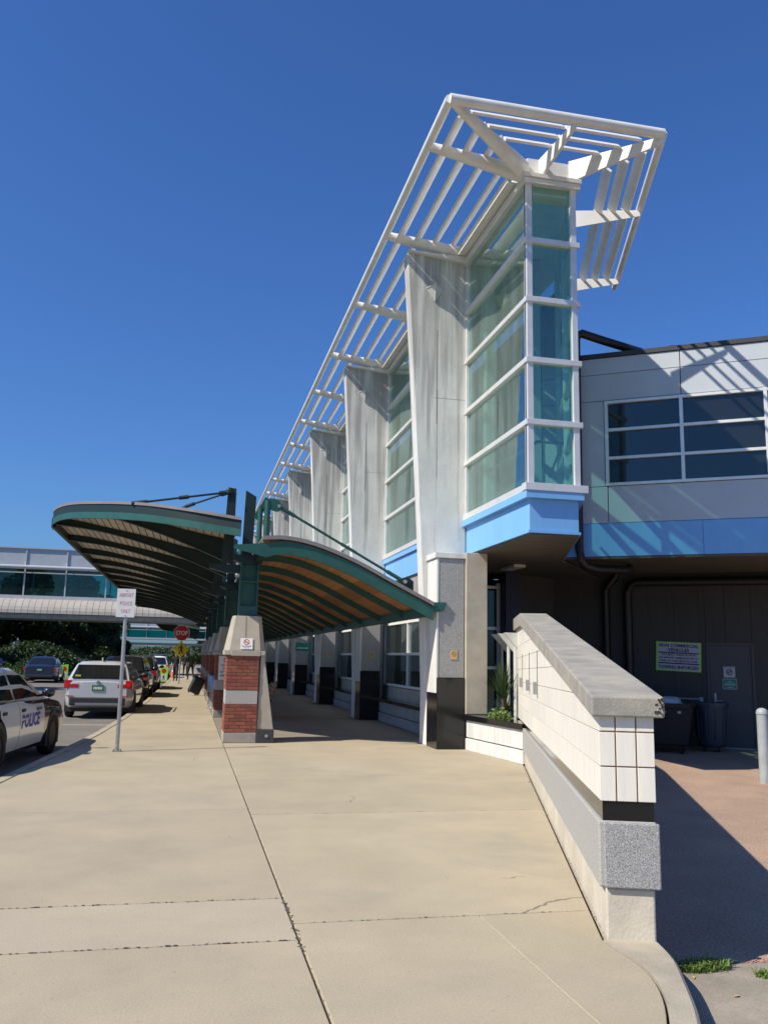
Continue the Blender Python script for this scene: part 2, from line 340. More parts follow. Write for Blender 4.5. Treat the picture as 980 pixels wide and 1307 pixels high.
WA = Vector((2.47, 4.97, 0)); WD = Vector((.3210, .9471, 0)).normalized(); WN = Vector((-WD.y, WD.x, 0))   # ramp wall: start, direction, face towards the walk
def wp(u, d, z): return WA+WD*u-WN*d+Vector((0, 0, z))          # d = depth behind the walk face
KR = [(1.0, -.9), (1.6, -.35), (2.2, .62), (2.75, 1.32), (3.3, 1.84), (3.82, 2.22), (4.39, 2.46), (4.95, 2.475)]
def xr(y):
    if y < 4.95: return smooth_interp(KR, y)
    if y < 13.3: return WA.x+(y-WA.y)*WD.x/WD.y
    return 5.32
g = MB(); g.box(-3000, 3000, -3000, 3000, -.9, -.42); tag(g.build('ground', M['grass']), kind='structure')
rd = MB(); ys = [-60, -20]+list(range(-8, 60, 3))+[80, 120, 200, 400]
for a, b in zip(ys, ys[1:]): rd.add([(-9.4, a, -.15), (kl(a)+.05, a, -.15), (kl(b)+.05, b, -.15), (-9.4, b, -.15)], [(0, 1, 2, 3)])
road = tag(rd.build('road', M['asphalt']), kind='structure')
sub = MB()
for a, b in zip(ys[1:], ys[2:]): sub.add([(kl(a)+.02, a, -.045), (6 if a > 14 else xr(a), a, -.045), (6 if b > 14 else xr(b), b, -.045), (kl(b)+.02, b, -.045)], [(0, 1, 2, 3)])
walk = tag(sub.build('sidewalk', M['soil']), kind='structure')
def slab(xl, xrr, y0, y1, ma, n=5, gap=.0065):
    L = []; Rr = []
    for i in range(n+1):
        y = y0+gap+(y1-y0-2*gap)*i/n; L.append((xl(y)+gap, y)); Rr.append((xrr(y)-gap, y))
    v = []; f = []
    for (xa, y), (xb, _y) in zip(L, Rr): v += [(xa, y, -.13), (xb, y, -.13), (xb, y, 0), (xa, y, 0)]
    for i in range(n):
        for j in range(4): f.append((4*i+j, 4*i+(j+1) % 4, 4*i+4+(j+1) % 4, 4*i+4+j))
    f += [(3, 2, 1, 0), tuple(4*n+j for j in range(4))]
    MB().add(v, f).build('slab', ma, walk, bevel=.006)
J = lambda y: .71
ka = lambda y: kl(y)+.16
rowsL = [-6, -2, 1.6, 5.24, 6.12, 9.6, 12.9, 15.15, 19.6, 24.0, 28.4, 32.8, 37.2, 41.6, 46, 52, 60, 75, 100, 140]
for a, b in zip(rowsL, rowsL[1:]):
    slab(ka, J, a, b, M['paving_new'] if abs(a-5.24) < .01 else M['paving'])
rowsR = [1.7, 3.37, 5.55, 9.25, 12.2, 15.1, 17.2, 19.6, 24.0, 28.4, 32.8, 37.2, 41.6, 46, 52, 60, 75, 100, 140]
kin = lambda y: xr(y)-.012
for a, b in zip(rowsR, rowsR[1:]):
    if a < 5: slab(J, lambda y: max(.72, min(1.9, kin(y))), a, b, M['paving'], 12); 
    if a < 5 and a >= 3: slab(lambda y: 1.891, lambda y: kin(y) if y < 4.95 else xr(y), 3.42, b, M['paving'], 22)
    if 5 <= a: slab(J, xr, a, b, M['paving'] if a < 17 else M['paving_shaded'], 7)
def crumbs(p0, p1, n_, sp, s0, s1):
    b = MB(); p0 = Vector(p0); p1 = Vector(p1); d = (p1-p0).normalized(); w = Vector((-d.y, d.x, 0))
    for i in range(n_):
        c = p0.lerp(p1, random.random())+w*random.gauss(0, sp); s = random.uniform(s0, s1); a0 = random.uniform(0, 6)
        b.add([(c.x+s*random.uniform(.6, 1.5)*math.cos(a0+k*1.05)*(1.5 if abs(d.x) > .5 else 1), c.y+s*random.uniform(.5, 1.1)*math.sin(a0+k*1.05)*(1.5 if abs(d.y) > .5 else 1), .0012) for k in range(6)], [tuple(range(6))])
    tag(b.build('joint_spalls', M['spall'], walk), kind='stuff')
M['spall'] = mat('spall', (.17, .15, .12), .95, var=.3, scale=60, world_tex=True)
crumbs((-1.3, 5.24, 0), (.71, 5.24, 0), 110, .006, .003, .010); crumbs((-1.3, 6.12, 0), (.71, 6.12, 0), 80, .006, .003, .009)
crumbs((.71, 5.0, 0), (.71, 6.2, 0), 60, .008, .004, .012); crumbs((.71, 3.4, 0), (.71, 14, 0), 90, .005, .003, .008); crumbs((.71, 5.55, 0), (2.65, 5.55, 0), 60, .005, .003, .007); crumbs((.71, 9.25, 0), (3.8, 9.25, 0), 60, .006, .003, .008)
crumbs((2.46, 4.9, 0), (5.2, 13.1, 0), 160, .008, .003, .009)
# kerbs
kb = MB(); yk = [-8+i*1.5 for i in range(60)]+[100, 140, 200]
for a, b in zip(yk, yk[1:]):
    kb.hex8([(kl(a), a, -.2), (kl(a)+.15, a, -.2), (kl(b)+.15, b-.008, -.2), (kl(b), b-.008, -.2)], [(kl(a)+.02, a, .006), (kl(a)+.15, a, .006), (kl(b)+.15, b-.008, .006), (kl(b)+.02, b-.008, .006)])
tag(kb.build('kerb', M['kerb']), kind='structure')
k2 = MB(); KO = [(1.6, -.2), (2.2, .85), (2.75, 1.55), (3.3, 2.03), (3.8, 2.36), (4.32, 2.60), (4.62, 2.72), (4.955, 2.795)]
yk2 = [1.6+(4.955-1.6)*i/26 for i in range(27)]; v = []; f = []
for y in yk2:
    i_, o_ = xr(y)-.005, smooth_interp(KO, y)
    v += [(i_, y, -.3), (o_+.01, y-.0, -.3), (o_, y, -.012), (o_-.02, y, .004), (i_, y, .004)]
for i in range(len(yk2)-1):
    for j in range(5): f.append((5*i+j, 5*i+(j+1) % 5, 5*i+5+(j+1) % 5, 5*i+5+j))
f += [(4, 3, 2, 1, 0), tuple(5*(len(yk2)-1)+j for j in range(5))]
k2.add(v, f)
tag(k2.build('curved_kerb', M['kerb'], smooth=30), kind='structure')
ok = MB(); ok.box(-9.55, -9.4, -40, 300, -.3, -.01); tag(ok.build('opposite_kerb', M['kerb']), kind='structure')
vg = MB(); vg.box(-80, -9.55, -40, 300, -.3, -.02); tag(vg.build('verge', M['grass']), kind='structure')
sl = MB(); sl.add([(1.0, -20, -.2), (45, -20, -.2), (45, 30, -.2), (5.2, 30, -.2), (5.2, 13, -.2), (2.5, 4.8, -.2), (1.0, 2.2, -.2)], [tuple(range(7))])
tag(sl.build('service_lane', M['red_asphalt']), kind='structure')
ap = MB(); ap.add([(0.6, -8, -.196), (30, -8, -.196), (30, 3.6, -.196), (6.2, 4.72, -.196), (4.4, 4.93, -.196), (3.4, 5.03, -.196), (2.6, 5.1, -.196), (2.2, 4.2, -.196), (1.2, 2.6, -.196)], [tuple(range(9))])
tag(ap.build('lane_apron', M['apron']), kind='structure')
def line(x0, x1, y0, y1, ma='white_line', name='road_marking', z=-.145):
    b = MB(); b.add([(x0, y0, z), (x1, y0, z), (x1, y1, z), (x0, y1, z)], [(0, 1, 2, 3)]); o = b.build(name, M[ma], road); return o
for y in (22.6, 31.5, 40.2, 48.8, 57.0): line(-3.6, -1.62, y, y+.12)
for y in (34, 43, 52, 61, 70): line(-5.35, -5.23, y, y+3)
for i in range(5): line(-8.8+i*1.5, -8.1+i*1.5, 61.5, 64.5)
yl = MB(); yl.hex8([(kl(33)-.004, 33, -.14), (kl(33)+.154, 33, -.14), (kl(35.4)+.154, 35.4, -.14), (kl(35.4)-.004, 35.4, -.14)], [(kl(33)+.014, 33, .01), (kl(33)+.154, 33, .01), (kl(35.4)+.154, 35.4, .01), (kl(35.4)+.014, 35.4, .01)])
tag(yl.build('yellow_kerb_paint', M['yellow_line']), kind='structure')
hl = MB(); n = 260; pr = []
for i in range(n+1):
    x = -900+1800*i/n; h = 8.2+2.2*math.sin(i*.21)+1.2*math.sin(i*.53+1)+.5*math.sin(i*1.7)+random.uniform(-.5, .5); pr.append((x, h))
for (x0, h0), (x1, h1) in zip(pr, pr[1:]): hl.add([(x0, 820, -1), (x1, 820, -1), (x1, 860, h1), (x0, 860, h0), (x1, 1100, h1*.8), (x0, 1100, h0*.8)], [(0, 1, 2, 3), (3, 2, 4, 5)])
tag(hl.build('hills', M['hill'], smooth=60), kind='structure')

# ================================================================== RAMP WALL
rw = thing('ramp_wall', 'white tiled ramp wall with sloping concrete coping between sidewalk and service lane', 'wall', tuple(WA))
UL = 11.6; UT = 8.7; TH = .325; SL = -.0128
def ctop(u): return 1.41+.1115*u if u < UT else 1.41+.1115*UT+.012*(u-UT)
def cbot(u): return ctop(u)-.125-.009*u
tb = lambda u: .785+SL*u-.004*u
def wseg(name, ma, d0, d1, zb, zt, u0=0.0, u1=UL, n=14, bevel=.006, steps=None):
    b = MB(); us = steps or [u0+(u1-u0)*i/n for i in range(n+1)]
    k = len(us); v = []
    for u in us: v += [wp(u, d0, zb(u)), wp(u, d1, zb(u)), wp(u, d1, zt(u)), wp(u, d0, zt(u))]
    f = [(0, 1, 2, 3), tuple(4*(k-1)+i for i in (3, 2, 1, 0))]
    for i in range(k-1):
        for j in range(4): f.append((4*i+j, 4*(i+1)+j, 4*(i+1)+(j+1) % 4, 4*i+(j+1) % 4))
    b.add(v, f); return b.build(name, ma, rw, bevel=bevel)
M['footing'] = mat('footing_concrete', (.62, .555, .44), .9, scale=3, c2=(.48, .43, .345), bump=.3, bscale=50, fine=.07)
wseg('footing', M['footing'], .02, TH-.02, lambda u: -.3, lambda u: .29+SL*u*.6, 0.0, 10.2, 10, .012)
wseg('granite_course', M['granite_light'], -.015, TH, lambda u: .292+SL*u*.6, lambda u: .67+SL*u, .004, 9.6, 10, .01)
wseg('granite_end_block', M['granite'], .012, TH+.012, lambda u: .295, lambda u: .665, -.03, .0, 1, .008)
wseg('black_band', M['black_granite'], .012, TH-.01, lambda u: .672+SL*u, tb, .012, 9.6, 10, 0)
core = wseg('tile_core', M['grout'], .005, TH-.005, lambda u: tb(u)+.004, lambda u: cbot(u)-.002, .005, UL, 16, 0)
wseg('rear_face', M['concrete_warm'], TH-.0045, TH-.001, lambda u: tb(u)+.005, lambda u: cbot(u)-.003, .013, UL-.001, 16, 0)
# courses of tiles on the walk face
zj = [0.785, .985, 1.19, 1.39, 1.60, 1.80, 2.0, 2.2, 2.42]
TL = 1.62
for ci, (za, zb2) in enumerate(zip(zj, zj[1:])):
    u = 0.0; first = True
    while u < UL-.05:
        u2 = min(u+TL*(1.0 if (not first or ci % 2 == 0) else .55), UL); first = False
        ua, ub = u+.002, u2-.002
        za_, zb_ = (lambda q: za+SL*q-(.004*q if ci == 0 else 0)), (lambda q: zb2+SL*q)
        # clip under the coping
        lim = lambda q: cbot(q)-.004
        ca = [(ua, za_(ua)+.002), (ub, za_(ub)+.002)]; top = [(ub, min(zb_(ub)-.003, lim(ub))), (ua, min(zb_(ua)-.003, lim(ua)))]
        if lim(ub) > za_(ub)+.03:
            if lim(ua) < za_(ua)+.01:      # starts as a triangle
                uu = ua
                while lim(uu) < za_(uu)+.012: uu += .02
                poly = [(uu, za_(uu)+.003), ca[1], top[0]]
                if lim(ub) > zb_(ub):
                    un = uu
                    while lim(un) < zb_(un)-.003: un += .02
                    poly = [(uu, za_(uu)+.003), ca[1], (ub, zb_(ub)-.003), (un, zb_(un)-.003)]
            else:
                poly = ca+top
                if lim(ua) < zb_(ua)-.003 and lim(ub) > zb_(ub)-.003:
                    un = ua
                    while lim(un) < zb_(un)-.003: un += .02
                    poly = ca+[(ub, zb_(ub)-.003), (un, zb_(un)-.003), (ua, lim(ua))]
            MB().prism(poly, 0.0, .012, lambda p, q, a: wp(p, a, q)).build('tile', M['tile'], rw, bevel=.002)
        u = u2
# end face tiles: three columns
cols = [(.0, .0915), (.1005, .2145), (.2235, TH)]
for (za, zb2) in [(.785, .981), (.990, 1.187), (1.196, 1.283)]:
    for a, b in cols:
        MB().prism([(a, za), (b, za), (b, zb2), (a, zb2)], 0.0, .012, lambda p, q, s: wp(s-.001, p, q)).build('tile', M['tile'], rw, bevel=.002)
wseg('coping', M['coping'], -.05, TH+.06, cbot, ctop, -.045, UL+.05, 3, .012, steps=[-.045, UT*.25, UT*.5, UT*.75, UT, UL+.05])
ch = MB()
for i in range(26):
    z = random.uniform(1.295, 1.40); d = TH+.058-abs(random.gauss(0, .03)); s = random.uniform(.003, .012)
    ch.add([wp(-.047-random.uniform(0, .004), d+s*math.cos(t+i), z+s*random.uniform(.6, 1.2)*math.sin(t+i)) for t in (0, 1.3, 2.6, 3.8, 5)], [(0, 1, 2, 3, 4)])
tag(ch.build('chipped_corner', M['soil'], rw), 'chipped coping corner with dark broken aggregate')
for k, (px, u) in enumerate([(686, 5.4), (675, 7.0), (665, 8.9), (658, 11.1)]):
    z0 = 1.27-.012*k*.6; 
    st = MB(); st.prism([(u-.012, z0), (u+.012, z0), (u+.012, z0+.47), (u-.012, z0+.47)], -.006, .004, lambda p, q, a: wp(p, a, q)); s_ = st.build('shadow_strip', M['joint'], rw)  # thin dark strip painting the shadow line above each wall light
    bx = MB(); bx.prism([(u-.07, z0-.06), (u+.07, z0-.06), (u+.07, z0+.09), (u-.07, z0+.09)], -.05, .0, lambda p, q, a: wp(p, a, q)); bx.build('wall_light', M['alu_dark'], rw, bevel=.006)

# ================================================================== TERMINAL BUILDING
TB = thing('terminal_building', 'terminal building with leaning concrete fins, teal glass bays and white sunshade trellis', 'building', (5.3, 16.3, 0))
GX = 5.26; FY0 = 16.14; FS = 7.32; NF = 7
FY = [FY0+FS*i for i in range(NF)]
ROWS = [4.43, 5.50, 6.57, 7.64, 8.71, 9.77]
def fin(y):
    T0, T1 = .50, .33
    def ring(z):
        k = max(0, min(1, z/9.92)); xo = 4.47-.10*k-.42*max(0, (z-1.0)/8.92)**1.15 if z > 1 else 4.47-.10*k
        t = T0+(T1-T0)*min(1, z/3.6)
        return [(xo, y, z), (5.23, y, z), (5.23, y+t, z), (xo+.0, y+t, z)]
    zs = [0, 1, 2.6, 3.8, 5.5, 7.2, 8.6, 9.92]
    b = MB(); v = []; f = []
    for z in zs: v += ring(z)
    for i in range(len(zs)-1):
        for j in range(4): f.append((4*i+j, 4*i+(j+1) % 4, 4*i+4+(j+1) % 4, 4*i+4+j))
    f += [(3, 2, 1, 0), tuple(4*(len(zs)-1)+j for j in range(4))]
    b.add(v, f); o = b.build('concrete_fin', M['fin'], TB, bevel=.012)
    # casting joints: shallow dark grooves with real depth, drip streak from the joint
    jt = MB()
    jt.box(4.60, 4.612, y-.003, y+.01, 6.3, 8.3); jt.box(4.615, 4.621, y-.0025, y+.01, 5.2, 7.0)
    jt.box(4.55, 5.23, y-.002, y+.01, 6.842, 6.847)
    jt.build('casting_joint', M['concrete_stain'], o)
    # grey granite pilaster with stone cap and black plinth
    p = MB(); p.box(4.50, 5.00, y-.66, y-.004, 1.28, 3.50); p.build('pilaster', M['granite'], o, bevel=.008)
    p = MB(); p.box(4.455, 4.498, y-.67, y-.004, 1.0, 3.5); p.box(4.42, 5.02, y-.69, y-.004, 3.502, 3.61); p.build('pilaster_cap', M['concrete'], o, bevel=.008)
    p = MB(); p.box(4.47, 5.01, y-.70, y-.002, 0.0, 1.278); p.build('plinth', M['black_granite'], o, bevel=.008)
    # triangular sconce with stay wire
    s = MB(); c = Vector((4.52, y-.02, 8.93)); q = [c+Vector((-.17, -.0, .24)), c+Vector((.17, 0, .22)), c+Vector((.02, 0, -.02)), c+Vector((.0, -.17, .30))]
    for a, b_ in [(0, 1), (1, 2), (2, 0), (0, 3), (1, 3), (2, 3)]: s.tube([q[a], q[b_]], .011, 6)
    s.add([q[0], q[1], q[2], q[3]], [(0, 2, 3), (1, 3, 2)]); s.tube([q[3], (4.0, y-.03, 9.72)], .009, 6)
    s.build('sconce', M['lamp_white'], o, fix=False)
    return o
for y in FY: fin(y)
def west_bay(y0, y1):
    fr = MB(); nx = .07
    fr.box(GX-.05, GX+.06, y0, y0+.075, ROWS[0], ROWS[-1]+.1); fr.box(GX-.05, GX+.06, y1-.075, y1, ROWS[0], ROWS[-1]+.1)
    for z in ROWS[1:-1]: fr.box(GX-.075, GX+.06, y0-.02 if y0 < 13 else y0, y1, z-.045, z+.045)
    fr.box(GX-.09, GX+.06, y0-.0 if y0 > 13 else y0-.06, y1, ROWS[0]-.085, ROWS[0]+.03)
    fr.box(GX-.09, GX+.06, y0-.0 if y0 > 13 else y0-.06, y1, ROWS[-1]-.02, ROWS[-1]+.15)
    o = fr.build('window_frame', M['alu'], TB, bevel=.006)
    for a, b in zip(ROWS, ROWS[1:]):
        MB().box(GX+.0, GX+.012, y0+.07, y1-.07, a+.03, b-.03).build('pane', M['glass'], o)
    return o
T_S = 12.85; EX = 6.08
ED = Vector((math.sin(R(20)), math.cos(R(20)), 0)); EN = Vector((ED.y, -ED.x, 0))
def ep(s, o, z): return Vector((EX, T_S, z))+ED*s+EN*o
west_bay(T_S, FY0-.004)
for a, b in zip(FY, FY[1:]): west_bay(a+.36, b-.004)
# tower south and east faces
fr = MB()
fr.box(GX-.05, GX+.055, T_S-.05, T_S+.055, ROWS[0], ROWS[-1]+.1); fr.box(EX-.055, EX+.05, T_S-.05, T_S+.055, ROWS[0], ROWS[-1]+.1)
for z in ROWS[1:-1]: fr.box(GX-.078, EX+.10, T_S-.078, T_S+.05, z-.047, z+.047)
fr.box(GX-.125, EX+.15, T_S-.125, T_S+.05, ROWS[0]-.09, ROWS[0]+.034)
fr.box(GX-.10, EX+.12, T_S-.10, T_S+.05, ROWS[-1]-.024, ROWS[-1]+.075); fr.box(GX-.125, EX+.14, T_S-.125, T_S+.05, ROWS[-1]+.078, ROWS[-1]+.16)
sf = fr.build('window_frame', M['alu'], TB, bevel=.006)
for a, b in zip(ROWS, ROWS[1:]): MB().box(GX+.05, EX-.05, T_S, T_S+.012, a+.03, b-.03).build('pane', M['glass'], sf)
EL = 3.6
fr = MB(); f = lambda s, o, z: ep(s, o, z)
for s in (0.08, EL/2, EL): fr.box(s-.04, s+.04, -.06, .05, ROWS[0], ROWS[-1]+.1, f)
for z in ROWS: fr.box(.02, EL, -.06, .06 if z not in (ROWS[0], ROWS[-1]) else .09, z-.045, z+.045, f)
ef = fr.build('window_frame', M['alu'], TB, bevel=.006)
for a, b in zip(ROWS, ROWS[1:]):
    for s0, s1 in ((.1, EL/2-.03), (EL/2+.03, EL-.03)): MB().box(s0, s1, -.006, .006, a+.03, b-.03, f).build('pane', M['glass'], ef)
b = MB(); b.box(5.45, 5.62, 15.55, 15.72, 4.30, 9.9); b.box(6.55, 6.70, 15.75, 15.90, 4.30, 9.9); b.build('inner_post', M['lamp_white'], TB)
b = MB(); b.prism([(GX+.08, T_S+.08), (EX-.03, T_S+.08), (7.2, 16.0), (7.2, 16.7), (GX+.08, 16.0)], 4.24, 4.32, lambda u, v, a: (u, v, a)); b.build('tower_floor', M['interior'], TB)
b = MB(); b.tube([(5.5, 13.1, 5.25), (5.5, 15.6, 5.25)], .025, 8); b.tube([(5.5, 13.1, 5.25), (5.95, 13.1, 5.25), (6.8, 15.6, 5.25)], .025, 8); b.build('hand_rail', M['galv'], TB)
# blue spandrel: ledge and body, soffit of the tower
def off_poly(e, g=0.0):
    c = ep(0, e, 0); 
    s = e/math.cos(R(20)); x1 = EX+e*(1/math.cos(R(20)))+(-e)*math.tan(R(20))
    far = ep(EL, e, 0)
    return [(GX-e, T_S-e), (x1, T_S-e), (far.x, far.y), (GX-e, far.y)] if False else [(GX-e, T_S-e), (x1, T_S-e), (far.x, far.y), (GX+.4, far.y), (GX+.4, FY0-.006), (GX-e, FY0-.006)]
zf = lambda u, v, a: (u, v, a)
b = MB(); b.prism(off_poly(.11), 4.22, 4.338, zf); led = b.build('blue_ledge', M['blue'], TB)
b = MB(); b.prism(off_poly(.018), 3.70, 4.218, zf); b.build('blue_spandrel', M['blue'], TB)
b = MB(); b.prism(off_poly(.05), 3.655, 3.698, zf); b.build('spandrel_drip_edge', M['blue'], TB)
sf_pts = off_poly(.03)
y = T_S-.03; k = 0
while y < T_S+EL*ED.y-.1:      # soffit boards run across
    y2 = min(y+.38, T_S+EL*ED.y); e = lambda yy: EX+.02+(yy-T_S)*math.tan(R(20))
    b = MB(); b.prism([(GX+.0 if y2 < FY0 else GX+.4, y+.008), (e(y), y+.008), (e(y2), y2-.008), (GX+.0 if y2 < FY0 else GX+.4, y2-.008)], 3.625, 3.653, zf); b.build('soffit_board', M['soffit'], TB); y = y2
for a, c in zip(FY, FY[1:]):
    b = MB(); b.box(GX-.075, GX+.1, a+.52, c-.006, 4.22, 4.338); b.box(GX-.018, GX+.1, a+.52, c-.006, 3.66, 4.218); b.build('blue_spandrel', M['blue'], TB)
    # ground floor: planter wall, black cap, sill, window
    b = MB(); b.box(4.98, 5.2, a+.52, c-.71, 0, .22); b.box(5.0, 5.2, a+.52, c-.71, .235, .50); b.build('planter_wall', M['concrete_grey'], TB, bevel=.006)
    b = MB(); b.box(4.93, 5.24, a+.52, c-.71, .502, .585); b.build('planter_cap', M['black_granite'], TB, bevel=.005)
    b = MB(); b.box(5.26, 5.42, a+.52, c-.002, .45, .88); b.build('sill_band', M['concrete_warm'], TB, bevel=.005)
    fr = MB(); z0, z1 = .9, 2.55; ya, yb = a+1.6, c-.05
    for yy in (ya, ya+.48, (ya+yb)/2+.2, yb-.06): fr.box(5.24, 5.36, yy, yy+.06, z0, z1)
    for z in (z0, 1.70, z1-.06): fr.box(5.235, 5.35, ya, yb, z, z+.06)
    wo = fr.build('window_frame', M['white_paint'], TB, bevel=.004)
    for (p, q) in ((ya+.06, ya+.48), (ya+.54, (ya+yb)/2+.2), ((ya+yb)/2+.26, yb-.06)):
        for (r, s) in ((z0+.06, 1.70), (1.76, z1-.06)): MB().box(5.29, 5.30, p, q, r, s).build('pane', M['glass_dark'], wo)
    b = MB(); b.box(5.30, 5.5, a+.36, a+1.6, .88, 3.66); b.box(5.30, 5.5, a+1.6, c, 2.56, 3.66); b.build('lower_wall', M['concrete_grey'], TB)
b = MB(); b.prism([(5.62, 16.26), (7.42, 16.26), (9.6, 19.2), (9.6, 20.4), (5.62, 20.4)], 3.628, 3.65, lambda u, v, a: (u, v, a)); b.build('undercroft_ceiling', M['soffit'], TB)
b = MB(); b.box(5.38, 7.5, 16.72, 60, 3.665, 3.74); b.box(5.52, 9.3, 20.4, 60, 3.5, 3.62); b.build('floor_slab', M['interior'], TB)
b = MB(); b.box(7.55, 7.65, FY0+.5, 60, 3.75, 9.8); b.box(5.55, 7.55, 59.9, 60, 0, 9.8); b.build('gallery_wall', M['interior'], TB)
b = MB(); b.box(9.3, 9.4, 20.4, 60, -.2, 3.5); b.build('lobby_wall', M['interior_dark'], TB)
b = MB(); b.box(5.5, 9.3, 20.2, 60, -.05, .02); b.build('lobby_floor', M['interior_dark'], TB)
e5 = ep(EL+.25, .02, 0)
roofp = [(GX-.02, T_S+.03), (EX+.03, T_S+.03), (e5.x, e5.y), (e5.x, 60), (GX-.02, 60)]
b = MB(); b.prism(roofp, 9.935, 10.02, zf); b.build('roof', M['white_paint'], TB)
b = MB(); b.prism([(GX+.02, T_S+.06), (EX-.02, T_S+.06), (e5.x-.15, e5.y), (e5.x-.15, 59.9), (GX+.02, 59.9)], 10.022, 10.30, zf); b.build('roof_curb', M['white_paint'], TB)
b = MB(); b.box(GX-.24, GX-.022, T_S+.35, 58, 9.955, 9.985); b.box(GX-.24, GX-.21, T_S+.35, 58, 9.985, 10.1); b.build('roof_gutter', M['white_paint'], TB)
# tower ground floor: beige column, storefront behind
b = MB(); b.box(5.012, 5.43, 15.40, 15.95, .627, 3.62); b.build('column', M['concrete_warm'], TB, bevel=.012)
fr = MB()
for x in (5.65, 6.25, 6.95): fr.box(x-.04, x+.04, 18.95, 19.05, 0, 3.4)
for z in (.05, 1.45, 2.35, 3.3): fr.box(5.6, 7.0, 18.96, 19.04, z-.035, z+.035)
so = fr.build('storefront_frame', M['alu'], TB)
for (a, c) in ((5.69, 6.21), (6.29, 6.91)):
    for (z0, z1) in ((.09, 1.41), (1.49, 2.31), (2.39, 3.26)): MB().box(a, c, 18.995, 19.005, z0, z1).build('pane', M['glass_dark'], so)
b = MB(); b.box(7.0, 7.35, 18.6, 19.1, -.2, 3.62); b.build('column', M['sign_navy'], TB)
b = MB(); b.box(5.55, 9.3, 20.2, 20.3, -.2, 3.5); b.build('lobby_wall', M['interior_dark'], TB)
b = MB(); b.box(6.55, 6.80, 16.9, 17.7, 3.56, 3.62); b.build('soffit_light', M['lamp_white'], TB)
# trellis: rails (mesh) with slats and arms as its pieces
RX, RZ, SY = 3.49, 10.27, 11.66; RC = Vector((7.17, SY, RZ)); RE = RC+ED*5.95
tr = MB(); tr.tube([(RX, SY, RZ), (RX, 58.5, RZ)], .075, 12); tr.tube([(RX, SY, RZ), tuple(RC)], .085, 12); tr.tube([RC, RE], .07, 12)
trellis = tr.build('trellis_rail', M['white_paint'], TB, smooth=50)
def arm(p0, p1, w0=.20, h0=.30, w1=.12, h1=.13, name='trellis_arm'):     # p0 at the building, p1 at the rail
    p0 = Vector(p0); p1 = Vector(p1); b = MB(); d = (p1-p0).normalized(); a = d.cross(Vector((0, 0, 1))).normalized(); up = Vector((0, 0, 1)); v = []; f = []; n = 10
    for i, (p, w, h) in enumerate(((p0, w0, h0), (p1, w1, h1))):
        for j in range(n):
            t = 2*math.pi*j/n; c, s = math.cos(t), math.sin(t); sg = lambda x: math.copysign(abs(x)**.6, x)
            v.append(p+a*sg(c)*w/2+up*sg(s)*h/2)
    for j in range(n): f.append((j, (j+1) % n, n+(j+1) % n, n+j))
    f += [tuple(range(n))[::-1], tuple(n+j for j in range(n))]
    b.add(v, f); return b.build(name, M['white_paint'], trellis, smooth=60)
for i in range(NF):
    arm((GX-.02, FY[i]+.06, 10.03), (RX, FY[i]+.06, RZ), .34, .30, .14, .15)
    b = MB(); b.prism([(3.98, 9.925), (5.24, 9.80), (5.24, 9.93), (3.98, 9.935)], FY[i]-.10, FY[i]+.33, lambda u, v, a: (u, a, v)); b.build('fin_cap', M['white_paint'], trellis)
    if i < NF-1: arm((GX-.02, FY[i]+FS/2, 10.0), (RX, FY[i]+FS/2, RZ), .22, .30, .13, .14)
arm((GX-.02, 12.95, 10.0), (RX, 12.95, RZ), .24, .30, .13, .14)
arm((GX-.02, T_S+.05, 10.02), (RX, SY, RZ), .16, .40, .12, .13)
b = MB(); b.prism([(T_S+.06, 9.94), (T_S+.06, 10.30), (SY, 10.22), (SY, 10.12)], 5.50, 5.55, lambda u, v, a: (a+(T_S-u)*.06, u, v)); b.build('trellis_arm', M['white_paint'], trellis)
def plate_arm(p0, p1, zb0, zt0, zb1, zt1, t=.05):
    p0 = Vector(p0); p1 = Vector(p1); a = (p1-p0).normalized().cross(Vector((0, 0, 1)))*t/2; Z = lambda p, z: Vector((p.x, p.y, z))
    b = MB(); b.hex8([Z(p0-a, zb0), Z(p0+a, zb0), Z(p1+a, zb1), Z(p1-a, zb1)], [Z(p0-a, zt0), Z(p0+a, zt0), Z(p1+a, zt1), Z(p1-a, zt1)]); return b.build('trellis_arm', M['white_paint'], trellis)
plate_arm((EX-.02, T_S+.04, 0), (RC.x, RC.y, 0), 9.935, 10.33, 10.10, 10.22)
for s in (1.62, 4.65):
    c = ep(s, .02, 0); q = RC+ED*(s-.2*0)+(ED*0); d = (RC-Vector((EX, T_S, RZ))).dot(ED); q = RC+ED*(s-d+.0)
    plate_arm(c, q, 9.90, 10.28, 10.10, 10.22)
def slat(p0, p1, tilt, name='slat', w=.26, t=.042):
    p0 = Vector(p0); p1 = Vector(p1); d = (p1-p0).normalized(); h = d.cross(Vector((0, 0, 1))).normalized()
    u = (h*math.cos(R(tilt))+Vector((0, 0, 1))*math.sin(R(tilt))); nn = d.cross(u).normalized()
    q = lambda p: [p-u*w/2-nn*t/2, p+u*w/2-nn*t/2, p+u*w/2+nn*t/2, p-u*w/2+nn*t/2]
    b = MB(); b.hex8(q(p0), q(p1)); return b.build(name, M['white_paint'], trellis)
SX = [3.80, 4.17, 4.56, 4.95]
diag = lambda x: T_S+.05+(x-GX)*(SY-T_S-.05)/(RX-GX)
for x in SX:
    ends = [diag(x)+.06, 12.95]+[v for i in range(NF) for v in ((FY[i]+.06, FY[i]+FS/2) if i < NF-1 else (FY[i]+.06,))]
    for a, c in zip(ends, ends[1:]):
        if c-a > .3: slat((x, a, RZ-.01), (x, c, RZ-.01), 45)
